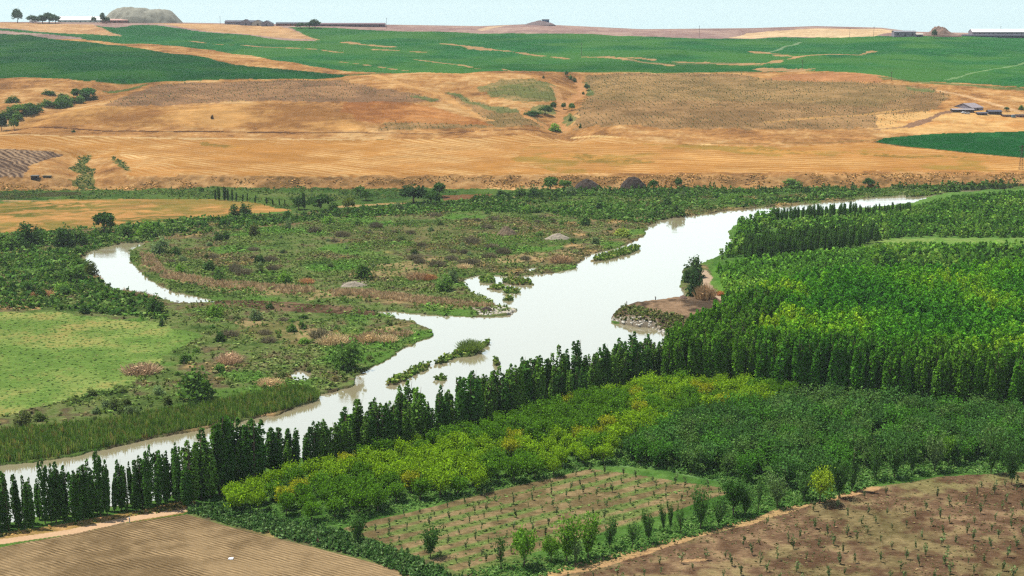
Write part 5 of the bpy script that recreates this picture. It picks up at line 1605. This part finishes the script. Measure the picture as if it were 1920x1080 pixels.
# dark drain mouth on the hill
# trees along the skyline
for px, py, wp, hp, lab in ((33, 40, 16, 24, 'round dark tree on a clear trunk, highest at the far end of the skyline'), (62, 40, 22, 14, 'low dark tree of the skyline group beside the white building'),
                            (80, 41, 22, 15, 'dark tree in the middle of the skyline group before the long white shed'), (92, 41, 30, 18, 'tallest dark tree of the skyline group before the long white shed'),
                            (104, 41, 20, 13, 'last low dark tree of the skyline group before the long white shed'), (176, 40, 8, 12, 'tiny skyline tree peeking over the long white shed'),
                            (192, 41, 12, 18, 'small skyline tree between the long white shed and the quarried hill'), (200, 41, 12, 12, 'smallest skyline tree against the slope of the quarried hill'),
                            (563, 50, 14, 10, 'small round tree before the long purplish barn'), (591, 50, 20, 15, 'dark round tree standing over the long barns of the skyline'),
                            (580, 50, 18, 10, 'dark low tree beside the dark round one over the long barns'), (1752, 69, 9, 17, 'dark tree on the rubble heap of the skyline')):
    m, p = px_m(px, py + 3)
    tree('broad', 'tree', p[0], p[1], hp * m * 1.15, wp * m * 1.2, S(64, 84, 60), lab, 'tree')


# ------------------------------------------------------------------ poles
def pole(px, py, hpx, label, cross=True, rad=0.22):
    e, m = place('utility_pole', px, py, label, 'pole')
    h = hpx * m
    MB().tube([(0, 0, -0.5), (0, 0, h)], [rad, rad * 0.75], 7).build('post', M_TIMBER, e)
    if cross:
        MB().box(-1.1, 1.1, -0.12, 0.12, h * 0.9, h * 0.9 + 0.22).build('crossarm', M_TIMBER, e)
        for x in (-0.9, 0.9):
            MB().tube([(x, 0, h * 0.9 + 0.22), (x, 0, h * 0.9 + 0.55)], [0.09, 0.06], 6).build('insulator', M_PALE, e)


for px, py, h, lab in ((725, 54, 20, 'thin pole rising against the sky at the end of the long purplish barn'), (413, 46, 15, 'thin pole against the sky before the dark barns'),
                       (1090, 105, 24, 'pole standing in the middle of the far green field'), (1504, 130, 18, 'pole by the tan block at the edge of the green field'),
                       (1671, 152, 17, 'pole at the lower edge of the green field, near the brown brow'), (1311, 70, 22, 'pole on the purple-brown plateau against the sky'),
                       (1593, 70, 17, 'pole on the pale golden plateau field, the one nearer the middle'), (1638, 68, 18, 'pole on the pale golden plateau field, the one nearer the grey barn'),
                       (1876, 60, 14, 'thin mast above the very long white-roofed shed')):
    pole(px, py, h, lab)
e, m = place('pylon', 1914, 318, 'brown lattice pylon at the edge of the dark green field', 'pylon')
h = 46 * m
leg = MB()
for sx in (-1, 1):
    for sy in (-1, 1):
        MB().tube([(sx * 1.1, sy * 1.1, -0.3), (sx * 0.25, sy * 0.25, h)], [0.09, 0.07], 5).build('leg', M_TIMBER, e)
br = MB()
for k in range(7):
    z0_, z1_ = h * k / 7, h * (k + 1) / 7
    a, b = 1.1 - 0.85 * k / 7, 1.1 - 0.85 * (k + 1) / 7
    for s in (-1, 1):
        br.tube([(-a, s * a, z0_), (b, s * b, z1_)], [0.06, 0.06], 4)
        br.tube([(s * a, -a, z0_), (s * b, b, z1_)], [0.06, 0.06], 4)
br.build('lattice', M_TIMBER, e)
for z in (0.78, 0.92):
    MB().box(-2.4, 2.4, -0.15, 0.15, h * z, h * z + 0.25).build('crossarm', M_TIMBER, e)

# ------------------------------------------------------------------ people
M_SKIN, M_SHIRT, M_TROUS, M_HAIR = mt('skin', (176, 128, 98)), mt('dark_shirt', (58, 60, 66)), mt('dark_trousers', (46, 46, 56)), mt('hair', (34, 28, 24))


def person(px, py, label, facing, arms, shirt, trousers):
    """one continuous body grown on a skeleton, with hair and clothes as its parts"""
    m, p = px_m(px, py)
    J = {'pelvis': (0, 0, .95), 'waist': (0, .01, 1.08), 'chest': (0, 0, 1.32), 'neck': (0, 0, 1.47), 'chin': (0, .02, 1.54), 'head': (0, .02, 1.64), 'crown': (0, .0, 1.73)}
    R = {'pelvis': .13, 'waist': .115, 'chest': .145, 'neck': .055, 'chin': .07, 'head': .098, 'crown': .06}
    E = [('pelvis', 'waist'), ('waist', 'chest'), ('chest', 'neck'), ('neck', 'chin'), ('chin', 'head'), ('head', 'crown')]
    for s, n in ((-1, 'l'), (1, 'r')):
        J |= {n + 'hip': (s * .1, 0, .88), n + 'knee': (s * .12, .02 * s, .48), n + 'ankle': (s * .13, -.02, .08), n + 'toe': (s * .14, .14, .03)}
        R |= {n + 'hip': .092, n + 'knee': .06, n + 'ankle': .042, n + 'toe': .035}
        E += [('pelvis', n + 'hip'), (n + 'hip', n + 'knee'), (n + 'knee', n + 'ankle'), (n + 'ankle', n + 'toe')]
        J |= {n + 'sh': (s * .2, 0, 1.41), n + 'el': (s * arms[0][0], arms[0][1], arms[0][2]), n + 'wr': (s * arms[1][0], arms[1][1], arms[1][2])}
        R |= {n + 'sh': .062, n + 'el': .043, n + 'wr': .03}
        E += [('chest', n + 'sh'), (n + 'sh', n + 'el'), (n + 'el', n + 'wr')]
        d = Vector(J[n + 'wr']) - Vector(J[n + 'el'])
        d.normalize()
        side = d.orthogonal().normalized()
        pw = Vector(J[n + 'wr'])
        J[n + 'palm'] = tuple(pw + d * .06)
        R[n + 'palm'] = .032
        E.append((n + 'wr', n + 'palm'))
        for k in range(4):
            q = pw + d * .09 + side * (.021 * (k - 1.5))
            J[n + 'f%d' % k] = tuple(q)
            J[n + 'g%d' % k] = tuple(q + d * (.05 + .012 * (k in (1, 2))))
            R[n + 'f%d' % k], R[n + 'g%d' % k] = .010, .008
            E += [(n + 'palm', n + 'f%d' % k), (n + 'f%d' % k, n + 'g%d' % k)]
        J[n + 'th'] = tuple(pw + d * .075 + side * .055)
        R[n + 'th'] = .010
        E.append((n + 'palm', n + 'th'))
    names = list(J)
    me = bpy.data.meshes.new('person')
    me.from_pydata([J[k] for k in names], [(names.index(a), names.index(b)) for a, b in E], [])
    o = link('person', me, None, (p[0], p[1], gz(*p)))
    sk = o.modifiers.new('skin', 'SKIN')
    for i, k in enumerate(names):
        me.skin_vertices[0].data[i].radius = (R[k], R[k])
        me.skin_vertices[0].data[i].use_root = (k == 'pelvis')
    sb = o.modifiers.new('sub', 'SUBSURF')
    sb.levels = sb.render_levels = 1
    me.materials.append(M_SKIN)
    o.rotation_euler = (0, 0, facing)
    tag(o, label, 'person')
    MB().tube([(0, 0, .93), (0, .01, 1.1), (0, 0, 1.33), (0, 0, 1.46)], [.165, .145, .185, .09], 12).build('shirt', shirt, o, smooth=True)
    for s, n in ((-1, 'l'), (1, 'r')):
        MB().tube([J[n + 'sh'], J[n + 'el']], [.085, .06], 9).build('sleeve', shirt, o, smooth=True)
        MB().tube([(s * .07, 0, .97), J[n + 'hip'], J[n + 'knee'], (s * .13, -.02, .07)], [.12, .115, .08, .07], 9).build('trouser_leg', trousers, o, smooth=True)
    MB().tube([(0, -.02, 1.62), (0, -.02, 1.70), (0, -.01, 1.765)], [.108, .108, .05], 10).build('hair', M_HAIR, o, smooth=True)
    return o


person(1229, 571, 'angler in dark clothes standing on the spit with both arms raised forward', 0.6, ((.26, .16, 1.26), (.10, .38, 1.42)), M_SHIRT, M_TROUS)
person(1175, 580, 'person in dark clothes standing at the outer tip of the spit, arms down', 1.2, ((.25, .0, 1.15), (.27, .08, .90)), mt('brown_shirt', (74, 62, 54)), M_TROUS)
person(596, 1023, 'person in a reddish brown top standing by the weedy strip of the ploughed field', 2.6, ((.25, .0, 1.15), (.27, .08, .90)), mt('rust_shirt', (120, 66, 52)), mt('brown_trousers', (80, 62, 50)))
# small things on the near field
m, p = px_m(433, 1048)
n = 9
gx, gy = np.meshgrid(np.linspace(-1, 1, n), np.linspace(-1, 1, n))
zz = 0.10 + 0.16 * fbm(gx.ravel(), gy.ravel(), 0.5, 2, 5) * (1 - 0.6 * np.maximum(np.abs(gx), np.abs(gy)).ravel())
ii = np.arange(n * n).reshape(n, n)
q = np.stack([ii[:-1, :-1], ii[:-1, 1:], ii[1:, 1:], ii[1:, :-1]], -1).reshape(-1, 4)
sheet = np.stack([gx.ravel() * 0.5, gy.ravel() * 0.55, zz], 1)
low = sheet.copy()
low[:, 2] = 0.0
o = link('plastic_sheet', mesh_np('plastic_sheet', np.vstack([sheet, low]), np.vstack([q, q[:, ::-1] + n * n]), mt('white_plastic', (250, 250, 250), 0.4, 0.04)), None, (p[0], p[1], gz(*p)))
tag(o, 'crumpled white plastic sheet lying on the ploughed field', 'sheet')
e, m = place('marker_post', 243, 980, 'short pale marker post beside the dirt track under the poplars', 'post')
MB().tube([(0, 0, -.2), (0, 0, 1.2)], [0.14, 0.13], 8).build('post', M_PALE, e)
MB().tube([(0, 0, 1.205), (0, 0, 1.3)], [0.16, 0.05], 8).build('cap', M_WHITE, e)

# ------------------------------------------------------------------ air, sky, sun, camera
m, nt, out = new_mat('air')
v = node(nt, 'ShaderNodeVolumePrincipled')
v.inputs['Color'].default_value = (0.80, 0.90, 0.96, 1)
v.inputs['Density'].default_value = HAZE_D
v.inputs['Anisotropy'].default_value = 0.3
nt.links.new(v.outputs[0], out.inputs['Volume'])
if HAZE_D > 0:
    o = MB().box(-9000, 9000, -200, 6400, -900, 135).build('haze', m)
    tag(o, kind='stuff')

EL, AZ = math.radians(67), math.radians(-76)      # sun ahead and to the left of the view
sun_dir = Vector((math.sin(AZ) * math.cos(EL), math.cos(AZ) * math.cos(EL), math.sin(EL)))
ld = bpy.data.lights.new('sun', 'SUN')
ld.energy, ld.angle, ld.color = 5.0, math.radians(0.53), (1.0, 0.95, 0.86)
so = link('sun', ld)
so.rotation_euler = (-sun_dir).to_track_quat('-Z', 'Y').to_euler()
wd = bpy.data.worlds.new('World')
sc.world = wd
wd.use_nodes = True
nt = wd.node_tree
sky = nt.nodes.new('ShaderNodeTexSky')
sky.sky_type = 'NISHITA'
sky.sun_disc = False
sky.sun_elevation, sky.sun_rotation = EL, AZ
sky.air_density, sky.dust_density, sky.ozone_density = 1.0, 0.6, 2.0
sky.altitude = 500
bg = nt.nodes['Background']
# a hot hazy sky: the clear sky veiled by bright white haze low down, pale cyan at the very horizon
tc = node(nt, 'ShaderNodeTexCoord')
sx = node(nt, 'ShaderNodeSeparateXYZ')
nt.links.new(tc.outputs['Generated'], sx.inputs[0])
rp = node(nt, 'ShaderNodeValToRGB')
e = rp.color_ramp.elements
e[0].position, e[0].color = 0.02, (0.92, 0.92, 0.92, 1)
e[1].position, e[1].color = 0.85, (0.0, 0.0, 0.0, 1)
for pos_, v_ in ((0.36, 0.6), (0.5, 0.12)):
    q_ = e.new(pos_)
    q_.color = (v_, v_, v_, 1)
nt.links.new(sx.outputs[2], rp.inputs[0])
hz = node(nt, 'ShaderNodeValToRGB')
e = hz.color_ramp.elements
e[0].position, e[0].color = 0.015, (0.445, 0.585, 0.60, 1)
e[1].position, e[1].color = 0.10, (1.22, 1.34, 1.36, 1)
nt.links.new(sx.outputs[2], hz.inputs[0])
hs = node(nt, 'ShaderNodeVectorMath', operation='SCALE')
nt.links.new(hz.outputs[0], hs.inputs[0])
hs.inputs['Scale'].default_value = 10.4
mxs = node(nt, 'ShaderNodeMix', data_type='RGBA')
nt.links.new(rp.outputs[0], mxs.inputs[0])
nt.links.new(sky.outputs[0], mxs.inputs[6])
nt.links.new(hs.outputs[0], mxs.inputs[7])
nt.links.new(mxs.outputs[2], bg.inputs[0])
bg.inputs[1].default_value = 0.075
cd = bpy.data.cameras.new('camera')
cd.sensor_width = 36
cd.lens = F / 1920 * 36
cd.clip_end = 30000
cam = link('camera', cd, None, (0, 0, CH))
cam.rotation_euler = (math.pi / 2 - PITCH, 0, 0)
sc.camera = cam
sc.view_settings.view_transform = 'Standard'
sc.view_settings.look = 'None'
sc.view_settings.exposure = EXPO
sc.view_settings.gamma = 1
sc.cycles.use_denoising = False
sc.cycles.filter_width = 1.3
sc.cycles.max_bounces = 6
sc.cycles.transparent_max_bounces = 4
